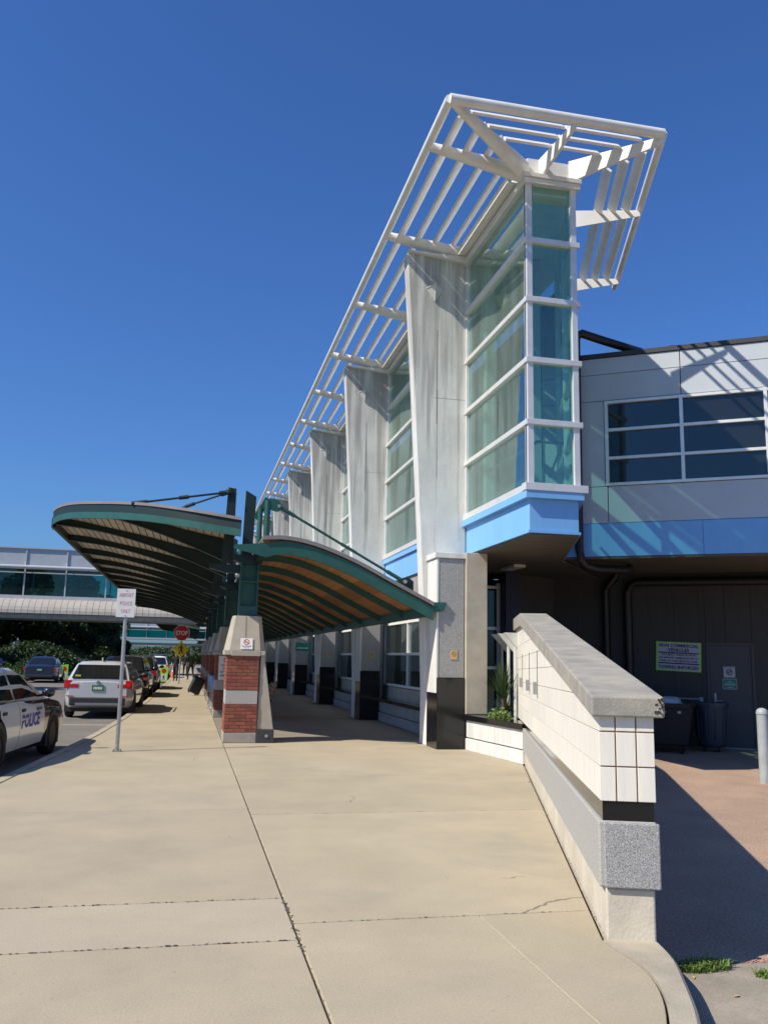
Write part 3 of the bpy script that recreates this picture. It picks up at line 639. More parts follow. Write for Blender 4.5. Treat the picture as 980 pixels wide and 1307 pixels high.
for k, y in enumerate((11.93, 12.20, 12.47)):
    xa = RX+(y-SY)*(GX-RX)/(T_S+.05-SY)+.05; xb = RC.x-(y-SY)*(RC.x-EX)/(T_S-SY)-.02
    slat((xa, y, RZ+.03), (5.52, y, RZ+.03), 135, w=.16); slat((5.56, y, RZ+.03), (xb, y, RZ+.03), 135, w=.16)
for k, o in enumerate((.30, .58, .86)):
    p = lambda s: RC+ED*s-EN*o*.92+Vector((0, 0, -.02))
    dd = (Vector((EX, T_S, RZ))-RC).dot(ED)
    s0 = .12+o*.9
    slat(p(s0), p(1.62+dd), 135, w=.19); slat(p(1.66+dd), p(4.65+dd), 135, w=.19)

# ================================================================== PLANTER beside the ramp wall
PL_ = thing('planter', 'low concrete planter with black stone cap between dark plinth and ramp wall', 'planter', (5.1, 14.4, 0))
a, c = Vector((5.03, 15.42, 0)), Vector((5.27, 13.22, 0)); d = (c-a).normalized(); nn = Vector((d.y, -d.x, 0))
if nn.x > 0: nn = -nn
def pp(s, o, z): return a+d*s+nn*o+Vector((0, 0, z))
L = (c-a).length
b = MB(); b.box(0, L, -.25, .02, 0, .205, pp); b.build('lower_course', M['concrete'], PL_, bevel=.006)
for s0, s1 in ((0, L*.52), (L*.52+.012, L-.03)):
    b = MB(); b.box(s0, s1, -.25, .0, .225, .525, pp); b.build('upper_course', M['concrete'], PL_, bevel=.006)
b = MB(); b.box(-.02, L+.03, -.30, .045, .53, .625, pp); b.build('cap', M['black_granite'], PL_, bevel=.005)
b = MB(); b.add([(5.25, 13.3, .5), (5.2, 15.4, .5), (5.0, 16.2, .5), (6.6, 17.8, .5), (6.3, 16.2, .5)], [(0, 1, 2, 3, 4)]); b.build('soil', M['soil'], PL_)
b = MB(); b.box(5.7, 6.9, 18.0, 18.2, 0, .62); b.build('rear_wall', M['concrete_warm'], PL_)
for k, (x, y) in enumerate(((5.80, 14.95), (5.88, 15.5), (5.95, 16.05))):
    t = thing('triangular_post_light', ['nearest', 'middle', 'farthest'][k]+' of three white triangular post lights in the planter', 'light', (x, y, .5), 'post lights in the planter')
    b = MB(); b.box(x-.018, x+.018, y-.04, y+.04, .5, 2.02); b.build('post', M['lamp_white'], t, bevel=.006)
    b = MB(); b.prism([(-.24, 2.12), (.08, 2.12), (.07, 1.78)], -.015, .015, lambda u, v, q: (x+u, y-.06+q, v)); b.build('shade', M['lamp_white'], t)
    b = MB(); b.add([(x-.24, y-.06, 2.12), (x+.08, y-.06, 2.12), (x+.07, y-.06, 1.78), (x-.02, y+.14, 2.12)], [(0, 2, 3), (1, 3, 2)]); b.build('side_fin', M['alu'], t, fix=False)
def blades(name, c, n, h, ma, parent, w=.018, droop=.5, seed=1, spread=1.0):
    rnd = random.Random(seed); v = []; f = []
    for i in range(n):
        az = rnd.uniform(0, 6.28); L_ = h*rnd.uniform(.55, 1.1); lean = rnd.uniform(.1, 1.0)*spread; p = Vector((c[0]+rnd.uniform(-.05, .05), c[1]+rnd.uniform(-.05, .05), c[2]))
        dr = Vector((math.cos(az), math.sin(az), 0)); sd = Vector((-dr.y, dr.x, 0)); k = len(v); ns = 4
        for j in range(ns+1):
            t = j/ns; q = p+dr*(L_*lean*t*.8)+Vector((0, 0, L_*(t*(1.1-lean*.4)-droop*lean*t*t*.6))); ww = w*(1-t*.9)
            v += [q-sd*ww, q+sd*ww]
        for j in range(ns): f.append((k+2*j, k+2*j+1, k+2*j+3, k+2*j+2))
    b = MB(); b.add(v, f); return b.build(name, ma, parent, fix=False)
yc = thing('yucca_plant', 'spiky green yucca growing in the planter beside beige column', 'plant', (5.62, 15.1, .5))
b = MB(); b.tube([(5.62, 15.1, .45), (5.62, 15.1, .95)], .04, 8); b.build('stem', M['bark'], yc)
blades('foliage', (5.62, 15.1, .95), 110, .72, M['leaf'], yc, .017, .35, 3); blades('foliage', (5.66, 15.12, .65), 70, .6, M['leaf'], yc, .014, .7, 4)
def bush(name, label, c, r, h, ma, n, seed, leaf=.035):
    rnd = random.Random(seed); v = []; f = []
    for i in range(n):
        az = rnd.uniform(0, 6.28); q = math.sqrt(rnd.random()); z = rnd.random()
        p = Vector((c[0]+math.cos(az)*q*r, c[1]+math.sin(az)*q*r, c[2]+z*h*(1-.6*q*q)))
        a = Vector((rnd.uniform(-1, 1), rnd.uniform(-1, 1), rnd.uniform(-.3, 1))).normalized(); e = a.cross(Vector((rnd.uniform(-1, 1), rnd.uniform(-1, 1), rnd.uniform(-1, 1)))).normalized()
        k = len(v); v += [p-a*leaf, p+e*leaf*.5, p+a*leaf, p-e*leaf*.5]; f.append((k, k+1, k+2, k+3))
    t = thing(name, label, 'plant', c); b = MB(); b.add(v, f); b.build('foliage', ma, t, fix=False)
    s = MB()
    for i in range(6):
        az = i*1.05; s.tube([c, (c[0]+math.cos(az)*r*.6, c[1]+math.sin(az)*r*.6, c[2]+h*.6)], .006, 5)
    s.build('stems', M['bark'], t); return t
bush('low_bush', 'bright green low leafy bush under the yucca in planter', (5.42, 14.75, .5), .24, .3, M['grass_blade'], 420, 5)
bush('low_bush', 'low green bush in planter bed behind the nearest concrete fin', (5.12, 18.0, .5), .22, .34, M['leaf_light'], 380, 6)

# ================================================================== CONNECTOR BUILDING over the service lane
TH34 = R(34); CP = Vector((7.55, 16.35, 0)); CT = Vector((math.cos(TH34), -math.sin(TH34), 0)); CN = Vector((-math.sin(TH34), -math.cos(TH34), 0))
def cw(t, o, z): return CP+CT*t+CN*o+Vector((0, 0, z))
LW = Vector((11.85, 17.41, 0))
def lw(t, o, z): return LW+CT*t+CN*o+Vector((0, 0, z))
CB = thing('connector_building', 'blue-grey panelled upper floor with blue band spanning the service lane', 'building', (11, 16, -.2))
TE = 11.0
b = MB(); b.box(-.55, TE, -.3, -.045, 3.76, 8.0, cw)
# backing with window opening: built from four pieces
b = MB(); b.box(-.55, .80, -.3, -.03, 3.76, 8.0, cw); b.box(.80, TE, -.3, -.03, 6.98, 8.0, cw); b.box(.80, TE, -.3, -.03, 3.76, 5.20, cw); b.build('backing_wall', M['joint'], CB)
def cpanel(t0, t1, z0, z1, ma='panel', name='wall_panel', o=0.0): MB().box(t0+.008, t1-.008, -.03, o, z0+.006, z1-.006, cw).build(name, M[ma], CB, bevel=.003)
for t0, t1 in ((-.55, 2.29), (2.29, 5.35), (5.35, 8.4), (8.4, TE)):
    cpanel(t0, t1, 7.61, 7.97); cpanel(t0, t1, 7.03, 7.61)
cpanel(-.55, .76, 5.20, 7.03)
for t0, t1 in ((-.55, .80), (.80, 3.9), (3.9, 7.0), (7.0, TE)): cpanel(t0, t1, 4.43, 5.20)
for t0, t1 in ((-.55, 2.6), (2.6, 5.7), (5.7, 8.8), (8.8, TE)):
    b = MB(); b.box(t0+.003, t1-.003, -.03, .015, 3.75, 4.425, cw); b.build('blue_band', M['blue'], CB, bevel=.002)
b = MB(); b.box(-.6, TE, -.35, .03, 7.975, 8.07, cw); b.build('roof_edge', M['dark_metal'], CB)
b = MB(); b.box(-.55, TE, -3.3, -.35, 7.9, 8.0, cw); b.build('roof', M['roof_metal'], CB)
b = MB(); b.box(-.5, TE, -3.4, -3.3, 3.8, 7.9, cw); b.box(-.5, TE, -3.3, -.3, 3.80, 3.88, cw); b.build('room_wall', M['interior_dark'], CB)
fr = MB()
for t in (.80, 2.28, 3.85, 5.4, 6.95, 8.5): fr.box(t-.035, t+.035, -.08, .028, 5.205, 7.02, cw)
for z in (5.235, 5.79, 6.39, 6.985): fr.box(.77, TE, -.075, .022 if z not in (5.235, 6.985) else .03, z-.03, z+.03, cw)
wf = fr.build('window_frame', M['alu'], CB, bevel=.004)
for t0, t1 in zip((.80, 2.28, 3.85, 5.4, 6.95), (2.28, 3.85, 5.4, 6.95, 8.5)):
    for z0, z1 in ((5.265, 5.76), (5.82, 6.36), (6.42, 6.955)): MB().box(t0+.035, t1-.035, -.05, -.04, z0, z1, cw).build('pane', M['glass_dark'], wf)
b = MB(); b.box(-.6, TE, -4.6, .0, 3.70, 3.745, cw); b.build('soffit', M['soffit'], CB)
b = MB(); b.lathe(tuple(cw(2.15, -.35, 8.05)), [(.11, 0), (.11, .08), (.08, .14), (.02, .17)], 14); b.build('roof_vent', M['dark_metal'], CB, smooth=40)
# lower wall in dark cladding boards
t = -3.9
while t < 5.0:
    if t < -.55 and t+.55 > -.6: w_ = -.50-t-.0
    w_ = .55
    t1 = t+w_
    if t1 <= -.47 or t >= .5: MB().box(t+.0015, t1-.0015, -.1, 0, -.2, 3.70, lw).build('wall_panel', M['dark_wall'], CB, bevel=.002)
    else:
        if t < -.47: MB().box(t+.004, -.474, -.1, 0, -.2, 3.70, lw).build('wall_panel', M['dark_wall'], CB)
        MB().box(max(t, -.47)+.004, min(t1, .53)-.004, -.1, 0, 2.12, 3.70, lw).build('wall_panel', M['dark_wall'], CB)
        if t1 > .53: MB().box(.534, t1-.004, -.1, 0, -.2, 3.70, lw).build('wall_panel', M['dark_wall'], CB)
    t = t1
b = MB(); b.box(-3.9, 5, -.2, -.11, -.2, 3.7, lw); b.build('backing_wall', M['joint'], CB)
b = MB(); b.box(-.47, -.41, -.08, .02, -.2, 2.12, lw); b.box(.47, .53, -.08, .02, -.2, 2.12, lw); b.box(-.41, .47, -.08, .02, 2.06, 2.12, lw); b.build('door_frame', M['dark_door'], CB)
b = MB(); b.box(-.405, .465, -.06, -.015, -.17, 2.055, lw); door = b.build('door', M['dark_door'], CB)
b = MB(); b.box(-.34, -.29, -.015, .01, .72, 1.0, lw); b.tube([lw(-.315, .01, .84), lw(-.315, .06, .84), lw(-.17, .065, .83)], .013, 8); b.build('handle', M['galv'], door)
b = MB(); b.box(-.41, .47, -.06, .05, -.198, -.175, lw); b.build('threshold', M['galv'], door)
b = MB(); b.add([(7.35, 19.05, -.2), (7.35, 19.05, 3.65), lw(-3.9, 0, 3.65), lw(-3.9, 0, -.2)], [(0, 1, 2, 3)]); b.build('return_wall', M['dark_wall'], CB)
dp = MB(); dp.tube([cw(1.5, -.6, 8.22), cw(.75, -.1, 8.40), cw(.34, .14, 8.52), cw(.26, .17, 8.48), cw(.23, .17, 8.3), cw(.22, .17, 3.9), cw(.25, .14, 3.68), cw(.32, .05, 3.56), cw(.5, -.2, 3.52), cw(1.05, -.5, 3.52), cw(1.1, -.9, 3.60)], .09, 12)
dp.build('drain_pipe', M['black_pipe'], CB, smooth=50)
dp = MB(); dp.tube([lw(-2.65, .12, -.2), lw(-2.65, .12, 3.3), lw(-2.6, .12, 3.45), lw(-2.45, .12, 3.6), lw(-2.4, .12, 3.7)], .085, 10); dp.build('drain_pipe', M['black_pipe'], CB, smooth=50)
dp = MB(); dp.tube([lw(-2.15, .14, -.2), lw(-2.15, .14, 3.25), lw(-2.1, .14, 3.42), lw(-1.95, .14, 3.5), lw(5, .14, 3.5)], .1, 10); dp.build('drain_pipe', M['black_pipe'], CB, smooth=50)

# signs on the dark wall and door
sg = thing('service_lane_sign', 'white and lime bordered sign about non commercial vehicles on dark wall', 'sign', tuple(lw(-1.07, .0, 1.46)))
def tw(t, z): return lw(-1.07+t*math.cos(.035)+(z)*.035*.0, .028, 1.79+z-t*.035)
Xs = Vector((CT.x, CT.y, -.035)).normalized(); Zs = CN.cross(Xs)*-1 if CN.cross(Xs).z < 0 else CN.cross(Xs)
def sp(u, o, v): return lw(-1.07, .004, 1.79)+Xs*u+Zs*v+CN*o
b = MB(); b.box(-.49, .49, 0, .012, -.33, .33, sp); b.build('border', M['sign_lime'], sg)
b = MB(); b.box(-.445, .455, .012, .015, -.305, .305, sp); b.build('panel', M['sign_grey'], sg)
for v in (.085, -.155):
    b = MB(); b.box(-.44, .45, .015, .0165, v-.013, v+.013, sp); b.build('rule', M['sign_navy'], sg)
for s, v, h, w_ in (('NON COMMERCIAL', .215, .10, .87), ('VEHICLES', .115, .10, .47), ('YOU MUST CHECK IN WITH', .02, .058, .76), ('AN AIRPORT AMBASSADOR TO', -.05, .058, .87), ('PARK IN THIS SERVICE LANE', -.12, .058, .82), ('TOWING ENFORCED', -.275, .10, .87)):
    text('lettering', s, h, M['sign_navy'], sg, sp(0.0, .0165, v), Xs, Zs, bold=.0035 if h > .08 else .0018, width=w_)
def ring(mb, c, x, y, n_, r0, r1, th=.002, seg=24):
    c = Vector(c); x = Vector(x).normalized(); y = Vector(y).normalized(); z = Vector(n_).normalized(); v = []; f = []
    for i in range(seg):
        t = 2*math.pi*i/seg
        for r in (r0, r1): v.append(c+(x*math.cos(t)+y*math.sin(t))*r+z*th)
    for i in range(seg): j = (i+1) % seg; f.append((2*i, 2*i+1, 2*j+1, 2*j))
    mb.add(v, f)
UPZ = Vector((0, 0, 1))
s2 = thing('no_smoking_sign', 'small grey no smoking sign at eye height on the dark service door', 'sign', tuple(lw(.0, 0, 1.35)))
b = MB(); b.box(-.12, .12, -.012, -.004, 1.35, 1.59, lw); b.build('panel', M['sign_grey'], s2)
b = MB(); ring(b, lw(0, -.004, 1.47), CT, UPZ, CN, .05, .068); b.bar(lw(-.04, -.002, 1.43), lw(.04, -.002, 1.51), .016, .002, CN); b.box(-.045, .04, -.004, -.0025, 1.463, 1.48, lw); b.build('symbol', M['sign_black'], s2, fix=False)
text('lettering', 'NO SMOKING', .035, M['sign_black'], s2, lw(0, -.003, 1.555), CT, UPZ, width=.18)
s3 = thing('door_notice', 'small green notice with pale writing under the no smoking sign on service door', 'sign', tuple(lw(.0, 0, 1.1)))
b = MB(); b.box(-.15, .15, -.012, -.004, 1.09, 1.32, lw); b.build('border', M['sign_grey'], s3)
b = MB(); b.box(-.14, .14, -.004, -.003, 1.10, 1.31, lw); b.build('panel', M['sign_green'], s3)
b = MB()
for z, w_ in ((1.26, .03), (1.225, .08), (1.195, .12), (1.18, .11), (1.13, .07)): b.box(-w_, w_, -.003, -.0015, z, z+.011, lw)
b.build('rows_of_print', M['sign_grey'], s3)

# service lane things: dumpster, bin, rail, bollard
dm = thing('dumpster', 'black wheeled dumpster heaped with bags behind the ramp wall', 'dumpster', (9.85, 16.75, -.2))
ax = CT; ay = -CN
def dq(c): return lambda u, v, z: Vector(c)+ax*u+ay*v+Vector((0, 0, z))
F = dq((9.75, 16.95, -.2))
b = MB(); b.hex8([F(-.62, -.40, .18), F(.62, -.40, .18), F(.62, .40, .18), F(-.62, .40, .18)], [F(-.74, -.50, .98), F(.74, -.50, .98), F(.74, .50, .98), F(-.74, .50, .98)]); b.build('body', M['plastic'], dm, bevel=.02)
b = MB(); b.box(-.78, .78, -.54, -.46, .94, 1.02, F); b.box(-.78, -.70, -.54, .54, .941, 1.021, F); b.box(.70, .78, -.54, .54, .941, 1.021, F); b.build('rim', M['plastic'], dm)
for u in (-.5, .5):
    for v in (-.3, .3):
        b = MB(); b.tube([F(u-.03, v, .09), F(u+.03, v, .09)], .09, 12); b.build('wheel', M['rubber'], dm)
for u in (.15, .45):
    b = MB(); b.box(u, u+.07, -.52, -.49, .82, .87, F); b.build('clip', M['galv'], dm)
def blob(mb, c, r, seed):
    rnd = random.Random(seed); bm = bmesh.new(); bmesh.ops.create_icosphere(bm, subdivisions=3, radius=1.0)
    ph = [rnd.uniform(0, 6) for _ in range(6)]
    for v in bm.verts:
        k = 1+.12*math.sin(5*v.co.x+ph[0])*math.sin(4*v.co.y+ph[1])+.08*math.sin(9*v.co.z+ph[2]+4*v.co.x); v.co = Vector((v.co.x*r[0], v.co.y*r[1], v.co.z*r[2]))*k
    mb.add([Vector(c)+v.co for v in bm.verts], [[v.index for v in f.verts] for f in bm.faces]); bm.free()
for k, (u, v, z, r) in enumerate(((-.2, -.15, 1.03, (.33, .3, .2)), (.25, -.1, 1.0, (.28, .26, .15)), (-.5, 0, .98, (.25, .3, .15)))):
    b = MB(); blob(b, F(u, v, z), r, k); o = b.build('rubbish_bag', M['bag'], None, smooth=60); tag(o, ['larger white rubbish bag on top of the dumpster', 'smaller pale rubbish bag at right end of dumpster', 'pale rubbish bag at left end of the dumpster'][k], 'bag', 'bags in the dumpster')
F2 = dq((11.0, 16.9, -.2)); bn = thing('trash_bin', 'round dark blue trash can on wheels beside the service door', 'trash bin', tuple(F2(0, 0, 0)))
b = MB(); b.lathe(tuple(F2(0, 0, .16)), [(.27, 0), (.29, .1), (.34, .78), (.37, .78), (.37, .86), (.33, .86), (.33, .80)], 24); b.build('can', M['bin'], bn, smooth=40)
b = MB()
for k in range(10):
    t = k*.628; p = F2(math.cos(t)*.30, math.sin(t)*.30, .26); q = F2(math.cos(t)*.335, math.sin(t)*.335, .9); b.tube([p, q], .014, 6)
b.build('rib', M['bin'], bn)
b = MB(); b.lathe(tuple(F2(0, 0, .10)), [(.26, 0), (.28, .03), (.28, .055)], 20); b.build('dolly', M['plastic'], bn)
for k in range(4):
    t = .785+k*1.57; p = F2(math.cos(t)*.2, math.sin(t)*.2, .05); b = MB(); b.tube([p-ax*.02, p+ax*.02], .05, 10); b.build('wheel', M['rubber'], bn)
hr = thing('pipe_rail', 'thin galvanised pipe rail in front of dark wall behind the dumpster', 'railing', tuple(lw(-.6, .5, -.2)))
b = MB(); b.tube([lw(-2.2, .25, .86), lw(-.64, .25, .86)], .022, 8); b.tube([lw(-.6, .25, .86), lw(-.6, .25, -.2)], .022, 8); b.build('rail', M['galv'], hr, smooth=40)
b = MB(); b.box(-.64, -.57, .22, .28, .82, .9, lw); b.build('elbow', M['galv'], hr)
bo = thing('bollard', 'pale grey steel bollard with domed cap at right edge of service lane', 'bollard', (8.92, 12.3, -.2))
b = MB(); b.tube([(8.92, 12.3, -.2), (8.92, 12.3, .86)], .085, 20); b.build('post', M['bollard'], bo, smooth=40)
b = MB(); b.lathe((8.92, 12.3, .86), [(.092, 0), (.092, .025), (.082, .06), (.055, .085), (.02, .097)], 20); b.build('cap', M['bollard'], bo, smooth=50)
def tuft(name, label, c, n, h, r, seed):
    t = thing(name, label, 'grass', c); rnd = random.Random(seed); v = []; f = []
    for i in range(n):
        az = rnd.uniform(0, 6.28); q = math.sqrt(rnd.random()); p = Vector((c[0]+math.cos(az)*q*r[0], c[1]+math.sin(az)*q*r[1], c[2])); a2 = rnd.uniform(0, 6.28); ln = rnd.uniform(.3, 1.1)*h; d = Vector((math.cos(a2), math.sin(a2), 0))*ln*rnd.uniform(.4, 1.3); s = Vector((-d.y, d.x, 0)).normalized()*.004
        k = len(v); v += [p-s, p+s, p+d*.5+Vector((0, 0, ln*.75))+s*.8, p+d*.5+Vector((0, 0, ln*.75))-s*.8, p+d+Vector((0, 0, ln*.8))]; f += [(k, k+1, k+2, k+3), (k+3, k+2, k+4)]
    b = MB(); b.add(v, f); b.build('blades', M['grass_blade'], t, fix=False); return t
tuft('grass_tuft', 'larger tuft of grass growing by the end of the ramp wall', (3.10, 4.98, -.197), 700, .06, (.20, .07), 1)
tuft('grass_tuft', 'small weed tuft on the lane at right edge of photo', (3.44, 4.80, -.197), 160, .05, (.09, .05), 2)
rp = MB()
for i in range(260):
    x = random.uniform(3.3, 4.0); y = 5.06-(x-3.25)*.06+random.gauss(0, .012); s = random.uniform(.002, .006); rp.add([(x+s*1.6*math.cos(t), y+s*math.sin(t), -.1915) for t in (0, 1.3, 2.5, 3.7, 5)], [(0, 1, 2, 3, 4)])
tag(rp.build('red_paint_mark', M['sign_pink']), kind='structure')
lf = MB(); 
for (x, y, r_) in ((3.05, 4.55, .3), (2.97, 4.85, 1.2), (1.55, 3.9, .2)):
    lf = MB(); z = -.193 if x > 2.6 else .003
    lf.add([(x+.03*math.cos(r_), y+.03*math.sin(r_), z), (x-.012*math.sin(r_), y+.012*math.cos(r_), z+.008), (x-.03*math.cos(r_), y-.03*math.sin(r_), z+.002), (x+.012*math.sin(r_), y-.012*math.cos(r_), z+.006)], [(0, 1, 2, 3)])
    o = lf.build('fallen_leaf', M['sign_tan'], None, fix=False); tag(o, {3.05: 'dry tan leaf lying alone on the lane apron', 2.97: 'dry leaf lying on lane near the grass tuft', 1.55: 'dry brown leaf on the sidewalk slab at bottom of photo'}[x], 'leaf', 'fallen leaves')

# ================================================================== CANOPIES AND BRICK PIERS
PY = [16.62+6.75*i for i in range(6)]
def curve(tab, n):
    out = []
    for i in range(n+1):
        x = tab[0][0]+(tab[-1][0]-tab[0][0])*i/n; out.append((x, smooth_interp(tab, x)))
    return out
LT = [(-3.38, 4.84), (-2.80, 4.79), (-2.07, 4.66), (-1.06, 4.47), (-.17, 4.27), (.80, 4.09)]
YF = [(-3.38, 21.8), (-3.22, 20.7), (-2.80, 19.5), (-2.07, 18.25), (-1.06, 16.95), (-.17, 16.12), (.80, 15.70)]
RTb = [(1.18, 3.70), (1.6, 3.72), (2.13, 3.63), (2.87, 3.36), (3.6, 3.0), (4.38, 2.62)]
XZ = lambda y: (lambda u, v, a: (u, a, v))
sweep = lambda u, v, a: (u, a, v)
def strip(tab, n, top, bot):
    c = curve(tab, n); return [(x, z+top) for x, z in c]+[(x, z+bot) for x, z in c[::-1]]
def left_canopy(y0, y1, label, full=True):
    t = thing('road_canopy', label, 'canopy', (.9, y0, 0), 'green steel canopies along the terminal kerb'); dy = y0-15.70
    n = 26; xs = [-3.38+4.18*(i/n) for i in range(n+1)]; lt = lambda x: smooth_interp(LT, x); yf = lambda x: smooth_interp(YF, x)+dy
    def ribbon(name, ma, zt, zb, yo0, yo1, i0=0):      # a bent plate that follows the swept front edge
        v = []; f = []
        for x in xs[i0:]:
            z = lt(x); y = yf(x); v += [(x, y+yo0, z+zb(x)), (x, y+yo0, z+zt), (x, y+yo1, z+zt), (x, y+yo1, z+zb(x))]
        k = len(xs)-i0
        for i in range(k-1):
            for j in range(4): f.append((4*i+j, 4*i+(j+1) % 4, 4*i+4+(j+1) % 4, 4*i+4+j))
        f += [(3, 2, 1, 0), tuple(4*(k-1)+j for j in range(4))]
        return MB().add(v, f).build(name, ma, t, smooth=40)
    v = []; f = []
    for x in xs: z = lt(x); v += [(x, yf(x)-.10, z-.055), (x, yf(x)-.10, z), (x, y1+.1, z), (x, y1+.1, z-.055)]
    for i in range(n):
        for j in range(4): f.append((4*i+j, 4*i+(j+1) % 4, 4*i+4+(j+1) % 4, 4*i+4+j))
    f += [(3, 2, 1, 0), tuple(4*n+j for j in range(4))]
    MB().add(v, f).build('roof_sheet', M['roof_metal'], t, smooth=40)
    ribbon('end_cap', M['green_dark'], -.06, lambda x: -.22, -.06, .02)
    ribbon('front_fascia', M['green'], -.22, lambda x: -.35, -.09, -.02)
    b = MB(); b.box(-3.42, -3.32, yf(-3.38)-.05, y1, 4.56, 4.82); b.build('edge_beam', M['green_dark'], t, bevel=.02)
    if full:
        for xa, xb in zip(xs, xs[1:]):
            za, zb = lt(xa), lt(xb); ya = max(yf(xa), yf(xb))+.03
            b = MB(); b.prism([(xa+.012, za-.095), (xb-.012, zb-.095), (xb-.012, zb-.06), (xa+.012, za-.06)], ya, y1, sweep); b.build('deck_board', M['deck_board'], t)
    LOW = [(-3.38, 4.60), (-2.4, 4.50), (-1.6, 4.34), (-.8, 4.11), (0, 3.82), (.78, 3.50)]
    y = y0+2.5
    while y < y1:
        xl = -3.32
        for x in xs:
            if yf(x)+.05 < y: xl = max(x, -3.32); break
        c = [xl+(.78-xl)*i/12 for i in range(13)]
        b = MB(); b.prism([(x, lt(x)-.10) for x in c]+[(x, smooth_interp(LOW, x)) for x in c[::-1]], y, y+.06, sweep)
        for p, q in zip(c, c[1:]):
            za, zb = smooth_interp(LOW, p), smooth_interp(LOW, q); b.prism([(p, za-.02), (q, zb-.02), (q, zb-.001), (p, za-.001)], y-.05, y+.11, sweep)
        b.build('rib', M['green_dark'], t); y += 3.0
    return t
cl = left_canopy(15.70, 57.5, 'long green arched canopy reaching out over the kerb lane on slender ribs')
cl2 = left_canopy(76, 112, 'far green canopy beyond the first skybridge', False)
def right_canopy(y0, y1):
    t = thing('walkway_canopy', 'green curved walkway canopy with wooden underside between piers and fins', 'canopy', (1.2, y0, 0), 'green steel canopies along the terminal kerb')
    b = MB(); b.prism(strip(RTb, 20, 0.04, -.03), y0-.08, y1, sweep); b.build('roof_sheet', M['roof_metal'], t, smooth=30)
    b = MB(); b.prism([(.68, 3.56), (1.3, 3.62)]+[(x, z-.06) for x, z in curve(RTb, 20)[2:]]+[(x, z-.29) for x, z in curve(RTb, 20)[2:][::-1]]+[(1.25, 3.36), (.68, 3.50)], y0-.04, y0+.03, sweep); b.build('front_beam', M['green'], t, smooth=30)
    b = MB(); b.box(4.28, 4.36, y0, y1, 2.40, 2.58); b.prism([(4.30, 2.46), (4.58, 2.50), (4.64, 2.66), (4.36, 2.66)], y0-.03, y0+.04, sweep); b.build('edge_beam', M['green'], t)
    b = MB(); b.box(1.16, 1.24, y0+.05, y1, 3.40, 3.62); b.build('inner_beam', M['green_dark'], t)
    n = 22; c = curve(RTb, n)
    for (xa, za), (xb, zb) in zip(c, c[1:]):
        b = MB(); b.prism([(xa+.006, za-.07), (xb-.006, zb-.07), (xb-.006, zb-.034), (xa+.006, za-.034)], y0+.03, y1, sweep); b.build('ceiling_board', M['wood'], t)
    y = y0+2.0
    while y < y1:
        c = curve(RTb, 14); b = MB(); b.prism([(x, z-.072) for x, z in c]+[(x, z-.21) for x, z in c[::-1]], y, y+.06, sweep)
        b.build('rib', M['green'], t, smooth=30); y += 2.2
    return t
cr = right_canopy(15.45, 57.5)
